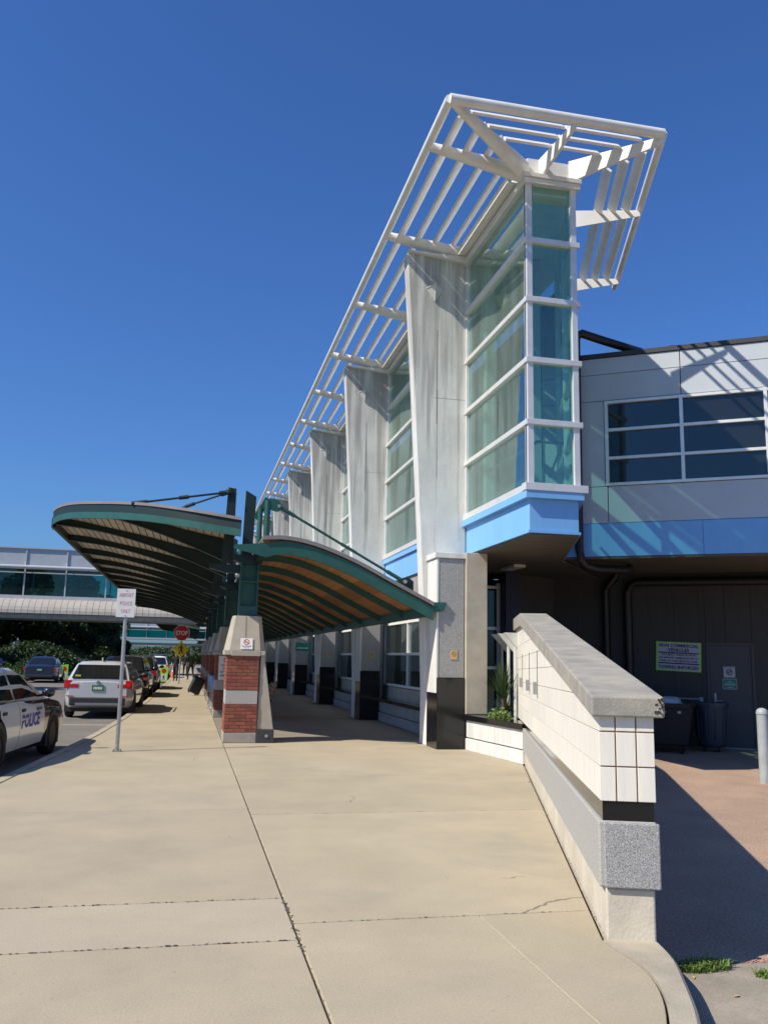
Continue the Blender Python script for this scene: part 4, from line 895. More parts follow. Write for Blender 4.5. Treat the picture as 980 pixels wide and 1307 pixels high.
def canopy_frame(y, k):
    t = thing('canopy_mast', ['green steel mast with stay rods on the nearest brick pier', 'green steel mast on the second brick pier', 'green steel mast on the third brick pier', 'green steel mast on the fourth brick pier', 'green steel mast on the fifth brick pier', 'green steel mast on the farthest brick pier'][k], 'mast', (1.06, y+.4, 2.35), 'canopy masts')
    ym = y+.42
    b = MB(); b.box(.885, .915, ym-.13, ym+.13, 2.36, 3.5); b.box(1.22, 1.25, ym-.13, ym+.13, 2.36, 3.5); b.box(.915, 1.22, ym-.012, ym+.012, 2.36, 3.5); b.box(.915, 1.22, ym-.12, ym+.12, 3.02, 3.05); b.box(.915, 1.22, ym-.12, ym-.012, 2.36, 2.56); b.build('column', M['green'], t)
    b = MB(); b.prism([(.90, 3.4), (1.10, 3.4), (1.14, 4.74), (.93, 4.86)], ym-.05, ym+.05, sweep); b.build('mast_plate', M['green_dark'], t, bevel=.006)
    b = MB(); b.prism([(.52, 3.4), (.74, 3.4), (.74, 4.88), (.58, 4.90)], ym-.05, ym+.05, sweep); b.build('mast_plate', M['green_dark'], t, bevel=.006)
    for x, r_, z1 in ((1.22, .05, 4.50), (1.36, .06, 4.66)):
        b = MB(); b.tube([(x+.0, ym-.16, 3.5), (x, ym-.16, z1)], r_, 12); b.build('pipe_post', M['green'], t, smooth=50)
    b = MB(); b.bar((1.14, ym-.10, 4.28), (1.36, ym-.16, 4.70), .12, .02, (0, 1, 0)); b.build('gusset', M['green'], t)
    pr = [(1.38, 4.70), (1.48, 4.695), (1.58, 4.65), (1.645, 4.585), (1.645, 4.50), (1.58, 4.45), (1.5, 4.45), (1.38, 4.50)]
    b = MB(); b.prism(pr, ym-.20, ym-.12, sweep); b.build('pin_plate', M['green'], t, smooth=30)
    b = MB(); b.tube([(1.58, ym-.23, 4.55), (1.58, ym-.10, 4.55)], .035, 10); b.build('pin', M['galv'], t, smooth=40)
    # right stay with turnbuckle
    p, q = Vector((1.60, ym-.16, 4.54)), Vector((4.16, ym-.16, 3.16)); d = (q-p).normalized()
    b = MB(); b.tube([p, p+d*.35], .04, 10); b.tube([p+d*.3, p+(q-p)*.50], .026, 10); b.tube([p+(q-p)*.60, q-d*.2], .026, 10); b.tube([q-d*.4, q], .04, 10)
    for s in (-.03, .03): b.bar(p+(q-p)*.49+Vector((0, s, 0)), p+(q-p)*.61+Vector((0, s, 0)), .02, .05)
    b.build('stay_rod', M['green'], t, smooth=50)
    b = MB(); b.prism([(4.02, 2.80), (4.36, 2.66), (4.36, 3.16), (4.25, 3.24), (4.12, 3.22), (4.02, 3.10)], ym-.20, ym-.12, sweep); b.build('anchor_plate', M['green_dark'], t)
    b = MB(); b.tube([(4.18, ym-.23, 3.15), (4.18, ym-.10, 3.15)], .04, 10); b.build('pin', M['galv'], t, smooth=40)
    # left stays
    for (x1, z1, yy) in ((-1.25, 4.47, ym-.0), (-1.0, 4.43, ym+1.6)):
        p, q = Vector((.60, ym-.06, 4.80)), Vector((x1, yy, z1)); d = (q-p).normalized()
        b = MB(); b.tube([p, p+d*.2], .045, 8); b.tube([p+d*.1, q], .022, 8); b.tube([p+(q-p)*.42, p+(q-p)*.52], .04, 8); b.tube([q-d*.3, q], .04, 8); b.build('stay_rod', M['green_dark'], t, smooth=50)
    b = MB(); b.lathe((.60, ym-.09, 4.75), [(.05, 0), (.07, .03), (.07, .08), (.05, .11)], 10); b.build('pin', M['green_dark'], t)
    # brackets carrying the canopies
    b = MB(); b.prism([(.70, 3.56), (1.30, 3.56), (1.30, 3.40), (1.0, 3.36), (.70, 3.48)], ym-.14, ym+.14, sweep); b.prism([(.30, 3.36), (.88, 3.36), (.88, 3.20), (.60, 3.20), (.30, 3.28)], ym-.08, ym+.08, sweep); b.build('bracket', M['green_dark'], t)
    return t
for k, y in enumerate(PY): canopy_frame(y, k)
def brick_texture_mat():
    m, t, b = _new('brick_far'); n = t.nodes; l = t.links; tc = n.new('ShaderNodeTexCoord'); mp = n.new('ShaderNodeMapping'); mp.inputs['Rotation'].default_value = (R(90), 0, 0); l.new(tc.outputs['Object'], mp.inputs[0])
    bt = n.new('ShaderNodeTexBrick'); bt.inputs['Color1'].default_value = (.30, .085, .045, 1); bt.inputs['Color2'].default_value = (.22, .065, .04, 1); bt.inputs['Mortar'].default_value = (.26, .22, .19, 1); bt.inputs['Scale'].default_value = 1; bt.inputs['Brick Width'].default_value = .2; bt.inputs['Row Height'].default_value = .068; bt.inputs['Mortar Size'].default_value = .008
    l.new(mp.outputs[0], bt.inputs['Vector']); l.new(bt.outputs[0], b.inputs['Base Color']); b.inputs['Roughness'].default_value = .9; return m
M['brick_far'] = brick_texture_mat()
NAMES = ['nearest brick and concrete canopy pier with a no smoking sign', 'second brick canopy pier with a tall white notice', 'third brick canopy pier from the front', 'fourth brick canopy pier from the front', 'fifth brick canopy pier from the front', 'farthest brick canopy pier in the row']
def pier(y, k):
    t = thing('brick_pier', NAMES[k], 'pier', (1.1, y+.4, 0), 'brick piers under the canopy')
    X0, X1, Y1 = .70, 1.31, y+.80
    b = MB(); b.box(X0+.0, X1+.0, y, Y1, 0, .19); b.build('base', M['coping'], t, bevel=.012)
    b = MB(); b.box(X1+.002, 1.64, y+.0, Y1, 0, .24); b.build('dark_base_block', M['dark_metal'], t, bevel=.01)
    b = MB(); b.tube([(1.50, y-.012, .13), (1.50, y+.01, .13)], .03, 10); b.build('outlet_cover', M['galv'], t)
    b = MB(); b.prism([(X1+.01, .242), (1.63, .242), (1.41, 1.62), (X1+.03, 1.62)], y+.03, Y1-.02, sweep); b.build('concrete_side', M['concrete_warm'], t, bevel=.012)
    b = MB(); b.box(X0+.006, X1-.004, y+.006, Y1-.01, .71, .965); b.build('granite_band', M['granite_light'], t, bevel=.006)
    b = MB(); b.box(X0+.014, X1+.005, y+.014, Y1-.02, .192, .708); b.box(X0+.014, X1+.005, y+.014, Y1-.02, .968, 1.612); b.build('brick_core', M['mortar'] if k < 3 else M['brick_far'], t)
    if k < 3:
        for (z0, nc, ch) in ((.194, 8, .0640), (.970, 10, .0640)):
            for c in range(nc):
                z = z0+ch*(c+.5); xs = [X0, X0+.10, X0+.31, X0+.52, X1] if c % 2 else [X0, X0+.205, X0+.41, X1]
                for a, e in zip(xs, xs[1:]):
                    piece('brick', (round(e-a-.010, 3), .09, ch-.011), ((a+e)/2, y+.045+random.uniform(-.0025, .0025), z), M['brick'], t, .003)
                ysx = [y+.095, y+.20, y+.405, y+.61, Y1] if c % 2 else [y+.095, y+.305, y+.51, y+.715, Y1]
                for a, e in zip(ysx, ysx[1:]):
                    piece('brick', (.09, round(e-a-.010, 3), ch-.011), (X0+.045+random.uniform(-.0025, .0025), (a+e)/2, z), M['brick'], t, .003)
    b = MB(); b.box(.78, 1.33, y-.03, y+.0, 1.60, 1.70); b.hex8([(.655, y-.025, 1.615), (1.41, y-.025, 1.615), (1.41, Y1+.02, 1.615), (.655, Y1+.02, 1.615)], [(.645, y-.02, 1.70), (1.42, y-.02, 1.70), (1.42, Y1+.02, 1.70), (.645, Y1+.02, 1.70)]); b.build('cap_ledge', M['concrete_warm'], t, bevel=.008)
    b = MB()
    lo = [(.66, y+.06), (.74, y-.015), (1.32, y-.015), (1.41, y+.06), (1.41, Y1-.05), (1.32, Y1), (.74, Y1), (.66, Y1-.05)]
    hi = [(.79, y+.19), (.84, y+.13), (1.27, y+.13), (1.33, y+.19), (1.33, Y1-.15), (1.27, Y1-.1), (.84, Y1-.1), (.79, Y1-.15)]
    n = 8; v = [(x, q, 1.702) for x, q in lo]+[(x, q, 2.36) for x, q in hi]
    b.add(v, [tuple(range(n))[::-1], tuple(n+i for i in range(n))]+[(i, (i+1) % n, n+(i+1) % n, n+i) for i in range(n)]); cpo = b.build('cap', M['concrete_warm'], t, bevel=.006)
    tl = .145/.66
    b = MB(); b.bar((1.035, y-.018, 1.71), (1.035, y+.127, 2.355), .008, .006, (0, -1, .2)); b.build('cap_joint', M['concrete_stain'], cpo)
for k, y in enumerate(PY): pier(y, k)
def plate_sign(name, label, c, w, h, ma, x=(1, 0, 0), up=(0, 0, 1), th=.006):
    x = Vector(x).normalized(); up = Vector(up).normalized(); n_ = x.cross(up); f = lambda u, v, z: Vector(c)+x*u+up*z-n_*(-1)*v*-1
    t = thing(name, label, 'sign', c); q = lambda u, o, v: Vector(c)+x*u+up*v+n_*o
    b = MB(); b.box(-w/2, w/2, 0, th, -h/2, h/2, q); b.build('panel', ma, t); return t, q, x, up, n_
y = PY[0]; upc = Vector((0, .145, .66)).normalized()
t, q, x, up, n_ = plate_sign('no_smoking_sign', 'small white no smoking sign on concrete cap of the nearest pier', (1.055, y-.015+.145*.18-.012, 1.83), .23, .21, M['sign_white'], (1, 0, 0), upc)
b = MB(); ring(b, q(0, .006, .03), x, up, n_, .042, .056); b.bar(q(-.032, .008, .06), q(.032, .008, 0), .012, .002, n_); b.build('red_ring', M['sign_red'], t, fix=False)
b = MB(); b.box(-.035, .03, .0062, .0072, .024, .036, q); b.build('cigarette', M['sign_black'], t)
text('lettering', 'THIS IS A SMOKE FREE AREA', .022, M['sign_navy'], t, q(0, .0075, -.055), x, up, width=.19); text('lettering', 'THANK YOU', .018, M['sign_navy'], t, q(0, .0075, -.085), x, up, width=.1)
y = PY[1]
t, q, x, up, n_ = plate_sign('parking_notice', 'tall white notice with red symbol on the second brick pier', (.99, y-.04, 1.28), .42, .62, M['sign_white'])
b = MB(); ring(b, q(0, .006, .20), x, up, n_, .062, .085); b.bar(q(-.05, .008, .25), q(.05, .008, .15), .018, .002, n_); b.build('red_ring', M['sign_red'], t, fix=False)
text('lettering', 'P', .1, M['sign_black'], t, q(0, .0075, .165), x, up, bold=.002)
for s, v, m_ in (('TOW AWAY', .04, 'sign_red'), ('ZONE', -.04, 'sign_red'), ('NO WAITING', -.13, 'sign_black'), ('ANY TIME', -.22, 'sign_black')): text('lettering', s, .075, M[m_], t, q(0, .0075, v), x, up, bold=.002, width=.32 if len(s) > 5 else .2)
for k in (0, 1, 2):
    y = FY[k]-.70-.004
    t, q, x, up, n_ = plate_sign('no_smoking_plaque', ['tan no smoking plaque on the nearest grey granite pilaster', 'tan no smoking plaque on the second granite pilaster', 'tan no smoking plaque on the third granite pilaster'][k], (4.80, FY[k]-.664, 1.70), .135, .17, M['sign_tan'])
    b = MB(); ring(b, q(0, .006, .015), x, up, n_, .036, .046); b.bar(q(-.03, .008, .04), q(.03, .008, -.01), .01, .002, n_); b.box(-.03, .025, .0062, .0072, .01, .02, q); b.build('symbol', M['bench_wood'], t, fix=False)
t, q, x, up, n_ = plate_sign('entrance_notice', 'small green notice on a dark pier under the walkway canopy', (4.78, FY[3]-.664, 2.05), .62, .36, M['sign_green'])
b = MB(); b.box(-.24, .24, .006, .008, -.08, -.04, q); b.build('print', M['sign_white'], t)

# ================================================================== VEHICLES (local: +y forward, +x right, z up, ground at 0)
def lerp(a, b, t): return a+(b-a)*t
def make_car(name, label, loc, rz, S, group):
    L, W, H = S['L'], S['W'], S['H']; belt = S['belt']; wr = S['wr']; yf, yrw = S['axles']; body = M[S['paint']]
    t = thing(name, label, S.get('cat', 'car'), (0, 0, 0), group)
    def hw(y):
        d = min(y+L/2, L/2-y); k = max(0, 1-d/.55); return W/2*(1-.17*k*k)
    zt = lambda y: smooth_interp(S['top'], y)
    zb = lambda y: S.get('clear', .2)+.10*max(0, 1-min(y+L/2, L/2-y)/.6)**2
    prof = [(.88, 0.0), (.965, .10), (1.0, .36), (.995, .62), (.97, .86), (.915, .97), (.84, 1.0)]
    def sidex(y, z):
        a, b = zb(y), zt(y); k = max(0, min(1, (z-a)/(b-a)))
        for (p, q), (r, s) in zip(prof, prof[1:]):
            if k <= s: return hw(y)*lerp(p, r, (k-q)/(s-q))
        return hw(y)*prof[-1][0]
    n = 34; ysl = [-L/2+L*(.5-.5*math.cos(math.pi*i/n)) for i in range(n+1)]
    v = []; f = []; m_ = 2*len(prof)+1
    for y in ysl:
        a, b = zb(y), zt(y); h = hw(y); row = [(h*p, y, lerp(a, b, q)) for p, q in prof]
        row = row+[(0, y, b+.025)]+[(-x, yy, z) for x, yy, z in row[::-1]]; v += row
    for i in range(n):
        for j in range(m_-1): f.append((i*m_+j, i*m_+j+1, (i+1)*m_+j+1, (i+1)*m_+j))
        f.append((i*m_+m_-1, i*m_, (i+1)*m_, (i+1)*m_+m_-1))
    f += [tuple(range(m_)), tuple(n*m_+j for j in range(m_))[::-1]]
    MB().add(v, f).build('body', body, t, smooth=35)
    # cabin
    (r0, r1, f1, f0) = S['cabin']; hb, ht = W/2*.885, W/2*S.get('roofw', .68)
    ctz = lambda y: lerp(belt, H, max(0, min(1, (y-r0)/(r1-r0)))) if y < r1 else (H+.0 if y < f1 else lerp(H, belt, (y-f1)/(f0-f1)))
    def chw(z): return lerp(hb, ht, max(0, min(1, (z-belt)/(H-belt)))**1.25)
    ys2 = [r0, lerp(r0, r1, .5), lerp(r0, r1, .9), r1+.06, lerp(r1, f1, .35), lerp(r1, f1, .7), f1-.06, lerp(f1, f0, .12), lerp(f1, f0, .5), f0]
    v = []; f = []
    for y in ys2:
        z1 = max(ctz(y), belt+.002); h1 = chw(z1); zm = lerp(belt-.06, z1, .5)
        row = [(hb, y, belt-.06), (chw(zm), y, zm), (h1, y, z1-.035*(z1-belt)/(H-belt)), (h1-.09, y, z1+.012), (h1*.45, y, z1+.03)]; row += [(-x, yy, z) for x, yy, z in row[::-1]]; v += row
    m2 = 10
    for i in range(len(ys2)-1):
        for j in range(m2-1): f.append((i*m2+j, i*m2+j+1, (i+1)*m2+j+1, (i+1)*m2+j))
    f += [tuple(range(m2)), tuple((len(ys2)-1)*m2+j for j in range(m2))[::-1]]
    cab = MB().add(v, f).build('cabin', M[S.get('roofpaint', S['paint'])], t, smooth=40)
    gl = M['glass_car_']
    def cx(z, e=.006): return chw(z)+e
    for sx in (1, -1):
        for poly in S['windows']:
            b = MB(); b.add([(sx*cx(z), y, z) for y, z in poly], [tuple(range(len(poly)))]); b.build('side_window', gl, cab, fix=False)
    za, zc = belt+.05, H-.07; e = .055
    yq = lambda z: lerp(r0, r1, (z-belt)/(H-belt))-e
    b = MB(); b.add([(-chw(za)*.90, yq(za), za), (chw(za)*.90, yq(za), za), (chw(zc)*.90, yq(zc), zc), (-chw(zc)*.90, yq(zc), zc)], [(0, 1, 2, 3)]); b.build('rear_window', gl, cab, fix=False)
    yq2 = lambda z: lerp(f0, f1, (z-belt)/(H-belt))+e
    b = MB(); b.add([(-chw(za)*.92, yq2(za), za), (chw(za)*.92, yq2(za), za), (chw(zc)*.92, yq2(zc), zc), (-chw(zc)*.92, yq2(zc), zc)], [(0, 1, 2, 3)]); b.build('windscreen', gl, cab, fix=False)
    for sx in (1, -1):
        for y in (yf, yrw):
            xo = sidex(y, .55)
            b = MB(); arc = [(y+(wr+.055)*math.cos(a_), wr+(wr+.055)*math.sin(a_)) for a_ in [math.pi*i/14 for i in range(15)]]
            arc = [(y+wr+.055, .17)]+arc+[(y-wr-.055, .17)]
            b.prism(arc, sx*(xo-.25), sx*(xo+.004), lambda u, v_, a_: (a_, u, v_)); b.build('wheel_arch', M['plastic'], t)
            b = MB(); pr = [(wr*.60, -.10), (wr*.93, -.10), (wr, -.07), (wr, .06), (wr*.93, .095), (wr*.64, .10), (wr*.62, .06)]; nn = 26; v = []; f = []
            cxp = sx*(xo-.085)
            for (r_, o_) in pr:
                for j in range(nn): a_ = 2*math.pi*j/nn; v.append((cxp+sx*o_, y+r_*math.cos(a_), wr+r_*math.sin(a_)))
            for i in range(len(pr)-1):
                for j in range(nn): f.append((i*nn+j, i*nn+(j+1) % nn, (i+1)*nn+(j+1) % nn, (i+1)*nn+j))
            b.add(v, f); ty = b.build('wheel', M['rubber'], t, smooth=40)
            b = MB(); v = []
            b.tube([(cxp+sx*.02, y, wr), (cxp+sx*.045, y, wr)], wr*.63, 22); b.tube([(cxp+sx*.04, y, wr), (cxp+sx*.085, y, wr)], wr*.16, 12)
            for j in range(S.get('spokes', 6)):
                a_ = 2*math.pi*j/S.get('spokes', 6); b.bar((cxp+sx*.055, y+.1*wr*math.cos(a_), wr+.1*wr*math.sin(a_)), (cxp+sx*.07, y+.6*wr*math.cos(a_), wr+.6*wr*math.sin(a_)), wr*.17, .03, (1, 0, 0))
            b.build('rim', M[S.get('rimmat', 'rim')], ty, smooth=30)
        zmir = belt+.06; ym = f0-.42
        b = MB(); blob(b, (sx*(W/2+.07), ym, zmir+.03), (.11, .06, .075), 3); b.bar((sx*hb, ym+.03, zmir-.03), (sx*(W/2+.05), ym, zmir), .05, .04); b.build('mirror', M[S.get('mirror', 'plastic')], t, smooth=60)
        b = MB()
        for yh in S.get('handles', ()):
            b = MB(); b.box(sx*(sidex(yh, belt-.14)-.005), sx*(sidex(yh, belt-.14)+.022), yh-.10, yh+.10, belt-.165, belt-.125); b.build('door_handle', M[S.get('handlemat', 'plastic')], t, bevel=.008)
    yr_ = -L/2
    for sx in (1, -1):
        for (x0, x1, z0, z1, dy) in S['tail']:
            b = MB(); 
            b.prism([(x0, z0), (x1, z0), (x1, z1), (x0, z1)], yr_+dy-.012, yr_+dy+.10, lambda u, v_, a_: (sx*u, a_, v_)); b.build('tail_light', M['red_lens'], t, bevel=.012)
    pz = S['plate']; b = MB(); b.box(-.155, .155, yr_-.022, yr_+.03, pz, pz+.155); pl = b.build('number_plate', M[S.get('platemat', 'plate')], t)
    b = MB()
    for k in range(6): b.box(-.11+k*.038, -.085+k*.038, yr_-.024, yr_-.021, pz+.045, pz+.11)
    b.build('plate_print', M['sign_white'], pl)
    b = MB(); b.box(-W/2*.80, W/2*.80, yr_-.035, yr_+.25, S.get('clear', .2)+.10, S.get('bump', .45)); b.build('rear_bumper', M[S.get('bumpmat', 'plastic')], t, bevel=.03)
    b = MB(); b.box(-W/2*.82, W/2*.82, -L/2+.5, L/2-.5, .17, .34); b.build('underbody', M['plastic'], t)
    t['_'] = 0; del t['_']
    t.location = loc; t.rotation_euler = (0, 0, rz)
    return t, sidex, chw
M['glass_car_'] = mat('car_window', (.012, .014, .015), .03, var=.1, spec=.7)
VG = 'vehicles standing along the terminal road'
SUV = dict(L=4.45, W=1.80, H=1.50, belt=1.02, wr=.35, axles=(1.42, -1.34), paint='car_silver', clear=.26, top=[(-2.225, .96), (-2.0, 1.02), (-1.0, 1.03), (.9, 1.02), (1.3, 1.0), (2.0, .90), (2.225, .72)], cabin=(-2.16, -1.72, .35, 1.20), roofw=.70,
           windows=[[(-1.62, 1.06), (-.98, 1.05), (-.98, 1.40), (-1.42, 1.38)], [(-.90, 1.05), (.02, 1.05), (-.02, 1.42), (-.90, 1.41)], [(.10, 1.05), (.86, 1.07), (.42, 1.39), (.10, 1.42)]],
           tail=[(.50, .84, .82, .92, .0), (.70, .885, .80, 1.02, .05), (.62, .80, .60, .622, -.03)], plate=.74, bump=.57, handles=(-.75, .2), handlemat='car_silver', spokes=7, cat='car')
o, sx_, _ = make_car('parked_suv', 'silver SUV with green number plate parked behind the police sign', (-2.27, 26.85, -.15), R(-1.5), SUV, VG)
yb = -2.225
def onto(o, mb, name, ma, bevel=0.0):      # local-coordinate part on an already placed thing
    me = bpy.data.meshes.new(name); me.from_pydata([tuple(p) for p in mb.v], [], mb.f); b = bmesh.new(); b.from_mesh(me); bmesh.ops.recalc_face_normals(b, faces=b.faces); b.to_mesh(me); b.free()
    return finish(name, me, ma, o, None, bevel)
for s in (1, -1):
    b = MB(); b.tube([(s*.62, -1.75, 1.50), (s*.64, -1.6, 1.55), (s*.64, .2, 1.56), (s*.62, .35, 1.50)], .018, 8); onto(o, b, 'roof_rail', M['plastic'])
b = MB(); b.box(-.55, .55, yb-.05, yb, .36, .43); onto(o, b, 'bumper_trim', M['rim'], .01)
b = MB(); b.tube([(0, yb-.01, .965), (0, yb-.03, .965)], .05, 16); onto(o, b, 'round_badge', M['rim'])
b = MB(); b.bar((-.02, yb+.09, 1.06), (.42, yb+.11, 1.10), .02, .015); onto(o, b, 'rear_wiper', M['plastic'])
b = MB(); b.box(-.62, -.48, yb+.10, yb+.12, 1.12, 1.16); onto(o, b, 'window_sticker', M['sign_yellow'])
b = MB(); b.bar((0, -1.55, 1.52), (0, -1.72, 1.60), .03, .05); onto(o, b, 'antenna_fin', M['car_silver'])
DARK = dict(SUV, paint='car_black', mirror='car_black', handlemat='car_black', H=1.62, belt=1.06, L=4.7, top=[(-2.35, .98), (-2.1, 1.06), (-1.0, 1.07), (.9, 1.06), (1.3, 1.04), (2.0, .95), (2.35, .74)], cabin=(-2.28, -1.95, .40, 1.25), tail=[(.62, .88, .78, 1.0, .02)], plate=.62, windows=[[(-1.8, 1.1), (-.98, 1.09), (-.98, 1.50), (-1.7, 1.48)], [(-.90, 1.09), (.02, 1.09), (-.02, 1.52), (-.90, 1.51)], [(.10, 1.09), (.86, 1.11), (.45, 1.49), (.10, 1.52)]], roofw=.72)
o, _, _ = make_car('parked_suv', 'black SUV parked directly in front of the silver SUV', (-2.3, 36.0, -.15), R(-1), DARK, VG)
SED = dict(L=4.8, W=1.84, H=1.45, belt=.98, wr=.33, axles=(1.45, -1.38), paint='car_grey', clear=.2, top=[(-2.4, .92), (-2.2, 1.0), (-1.4, 1.0), (.9, .98), (1.4, .96), (2.1, .82), (2.4, .64)], cabin=(-1.75, -1.0, .30, 1.25), roofw=.66,
           windows=[[(-1.35, 1.03), (-.45, 1.01), (-.45, 1.36), (-.95, 1.36)], [(-.37, 1.01), (.88, 1.02), (.34, 1.36), (-.37, 1.37)]], tail=[(.55, .88, .72, .88, .02)], plate=.66, bump=.46, handles=(-.72, .22), handlemat='car_grey', mirror='car_grey')
make_car('parked_car', 'dark grey car parked third in the kerbside row', (-2.25, 43.6, -.15), R(-1), dict(DARK, paint='car_grey', H=1.66), VG)
make_car('parked_car', 'white car parked farthest along the terminal kerb', (-2.2, 64.5, -.15), 0, dict(SUV, paint='car_white', H=1.6), VG)
make_car('parked_car', 'white van-like car waiting just ahead of the two walkers', (-2.4, 74, -.15), 0, dict(DARK, paint='car_white', H=1.75), VG)
o, _, _ = make_car('parked_sedan', 'dark blue sedan stopped on the far side of road', (-8.3, 55.0, -.15), R(2), dict(SED, paint='car_blue', mirror='car_blue', handlemat='car_blue', rimmat='rim'), VG)
# police car
POL = dict(L=5.38, W=1.98, H=1.47, belt=.99, wr=.345, axles=(1.60, -1.31), paint='car_black', roofpaint='car_white', clear=.2, top=[(-2.69, .92), (-2.5, 1.0), (-1.7, 1.02), (.9, .98), (1.5, .97), (2.4, .84), (2.69, .66)], cabin=(-1.95, -1.15, .30, 1.28), roofw=.66,
           windows=[[(-1.55, 1.04), (-1.25, 1.03), (-1.05, 1.36), (-1.15, 1.36)], [(-1.17, 1.03), (-.36, 1.01), (-.36, 1.38), (-.95, 1.37)], [(-.26, 1.01), (.93, 1.02), (.36, 1.37), (-.26, 1.385)]], tail=[(.55, .92, .72, .88, .02)], plate=.66, bump=.46, handles=(), mirror='car_black', rimmat='alu_dark', cat='police car')
o, sidex, chw = make_car('police_car', 'black and white police sedan cut off by left edge of photo', (-3.41, 14.82, -.15), R(-6.5), POL, VG)
for (y0, y1, nm) in ((-.32, 1.02, 'front_door'), (-1.22, -.335, 'rear_door')):
    for s in (1, -1):
        v = []; f = []; nz, ny = 8, 8
        for i in range(nz+1):
            z = .27+(.975-.27)*i/nz
            for j in range(ny+1):
                a0 = y0; 
                if nm == 'rear_door': a0 = max(y0, -1.31+math.sqrt(max(0, .43**2-(z-.345)**2))) if z < .775 else y0
                y = lerp(a0, y1, j/ny); v.append((s*(sidex(y, z)+.009), y, z))
        for i in range(nz):
            for j in range(ny): k = i*(ny+1)+j; f.append((k, k+1, k+ny+2, k+ny+1))
        b = MB(); b.add(v, f); dr = onto(o, b, nm, M['car_white'])
        for p in dr.data.polygons: p.use_smooth = True
        yh = y0+.17; b = MB(); b.box(s*(sidex(yh, .84)+.008), s*(sidex(yh, .84)+.03), yh-.085, yh+.085, .82, .87); onto(dr, b, 'door_handle', M['plastic'], .012)
def side_text(s, size, ma, yc, z, w, shear=0., bold=0.):
    # lettering follows the right side of the car; reading direction is from the rear to the front
    xx = sidex(yc, z+size*.35)+.014; tl = (sidex(yc, z+size*.7)-sidex(yc, z))/(size*.7)
    me = text('lettering', s, size, ma, None, (xx, yc, z), (0, 1, 0), (tl, 0, 1), bold=bold, shear=shear, width=w); me.parent = o; return me
side_text('POLICE', .27, M['police_blue'], .22, .585, 1.02, .25, .012)
side_text('SOUTH', .075, M['sign_black'], .72, .80, .30, 0, .001)
side_text('BURLINGTON POLICE', .07, M['sign_red'], -.55, .905, 1.0, 0, .001)
b = MB(); b.box(-.55, .55, -.38, -.06, 1.50, 1.53); onto(o, b, 'light_bar_base', M['plastic'])
for x0, x1, m_ in ((-.58, -.04, 'sign_red'), (.04, .58, 'police_blue')):
    b = MB(); b.box(x0, x1, -.36, -.08, 1.53, 1.63); onto(o, b, 'light_bar_lens', M[m_], .02)
b = MB(); b.box(-.04, .04, -.36, -.08, 1.53, 1.625); onto(o, b, 'light_bar_centre', M['sign_white'])

# ================================================================== STREET SIGNS
def post_sign_base(name, label, x, y, h, r=.03, lean=(0, 0), z=0.0, ma='galv'):
    t = thing(name, label, 'sign', (x, y, z)); b = MB(); b.tube([(x, y, z), (x+lean[0]*h, y+lean[1]*h, z+h)], r, 12); b.build('post', M[ma], t, smooth=50)
    b = MB(); b.box(x-.07, x+.07, y-.07, y+.07, z, z+.015); 
    for sx in (-1, 1):
        for sy in (-1, 1): b.lathe((x+sx*.05, y+sy*.05, z+.015), [(.012, 0), (.012, .02)], 6)
    b.build('base_plate', M['galv'], t); return t
t = post_sign_base('police_parking_sign', 'white airport police only sign on steel post at the kerb', -1.07, 15.25, 2.62, .032, (-.006, 0))
xc = -1.09; q = lambda u, o, v: Vector((xc+u, 15.25-.036-o, 2.445+v))
b = MB(); b.box(-.15, .15, 0, .005, -.24, .24, q); b.build('panel', M['sign_white'], t, bevel=.002)
for s, v, w_ in (('AIRPORT', .105, .23), ('POLICE', -.035, .20), ('ONLY', -.165, .15)): text('lettering', s, .092, M['sign_pink'], t, q(0, .006, v), (1, 0, 0), (0, 0, 1), bold=.001, width=w_)
for v in (.21, -.21): b = MB(); b.tube([q(0, .004, v), q(0, .011, v)], .010, 8); b.build('bolt', M['galv'], t)
t = post_sign_base('stop_sign', 'red stop sign above yellow crossing diamond on kerbside post', -.45, 49.9, 3.15, .035)
def oct_(r, c, y): return [(c[0]+r*math.cos(R(22.5+45*i)), c[1]+r*math.sin(R(22.5+45*i))) for i in range(8)]
sw = lambda u, v, a: (u, a, v)
b = MB(); b.prism(oct_(.46, (-.45, 2.80), 0), 49.80, 49.81, sw); b.build('stop_border', M['sign_white'], t)
b = MB(); b.prism(oct_(.43, (-.45, 2.80), 0), 49.79, 49.799, sw); b.build('stop_panel', M['sign_red'], t)
text('lettering', 'STOP', .34, M['sign_white'], t, (-.45, 49.785, 2.68), (1, 0, 0), (0, 0, 1), bold=.008, width=.66)
c = (-.45, 1.88)
b = MB(); b.prism([(c[0]-.47, c[1]), (c[0], c[1]-.47), (c[0]+.47, c[1]), (c[0], c[1]+.47)], 49.80, 49.81, sw); b.build('diamond_border', M['sign_black'], t)
b = MB(); b.prism([(c[0]-.445, c[1]), (c[0], c[1]-.445), (c[0]+.445, c[1]), (c[0], c[1]+.445)], 49.79, 49.799, sw); b.build('diamond_panel', M['sign_yellow'], t)
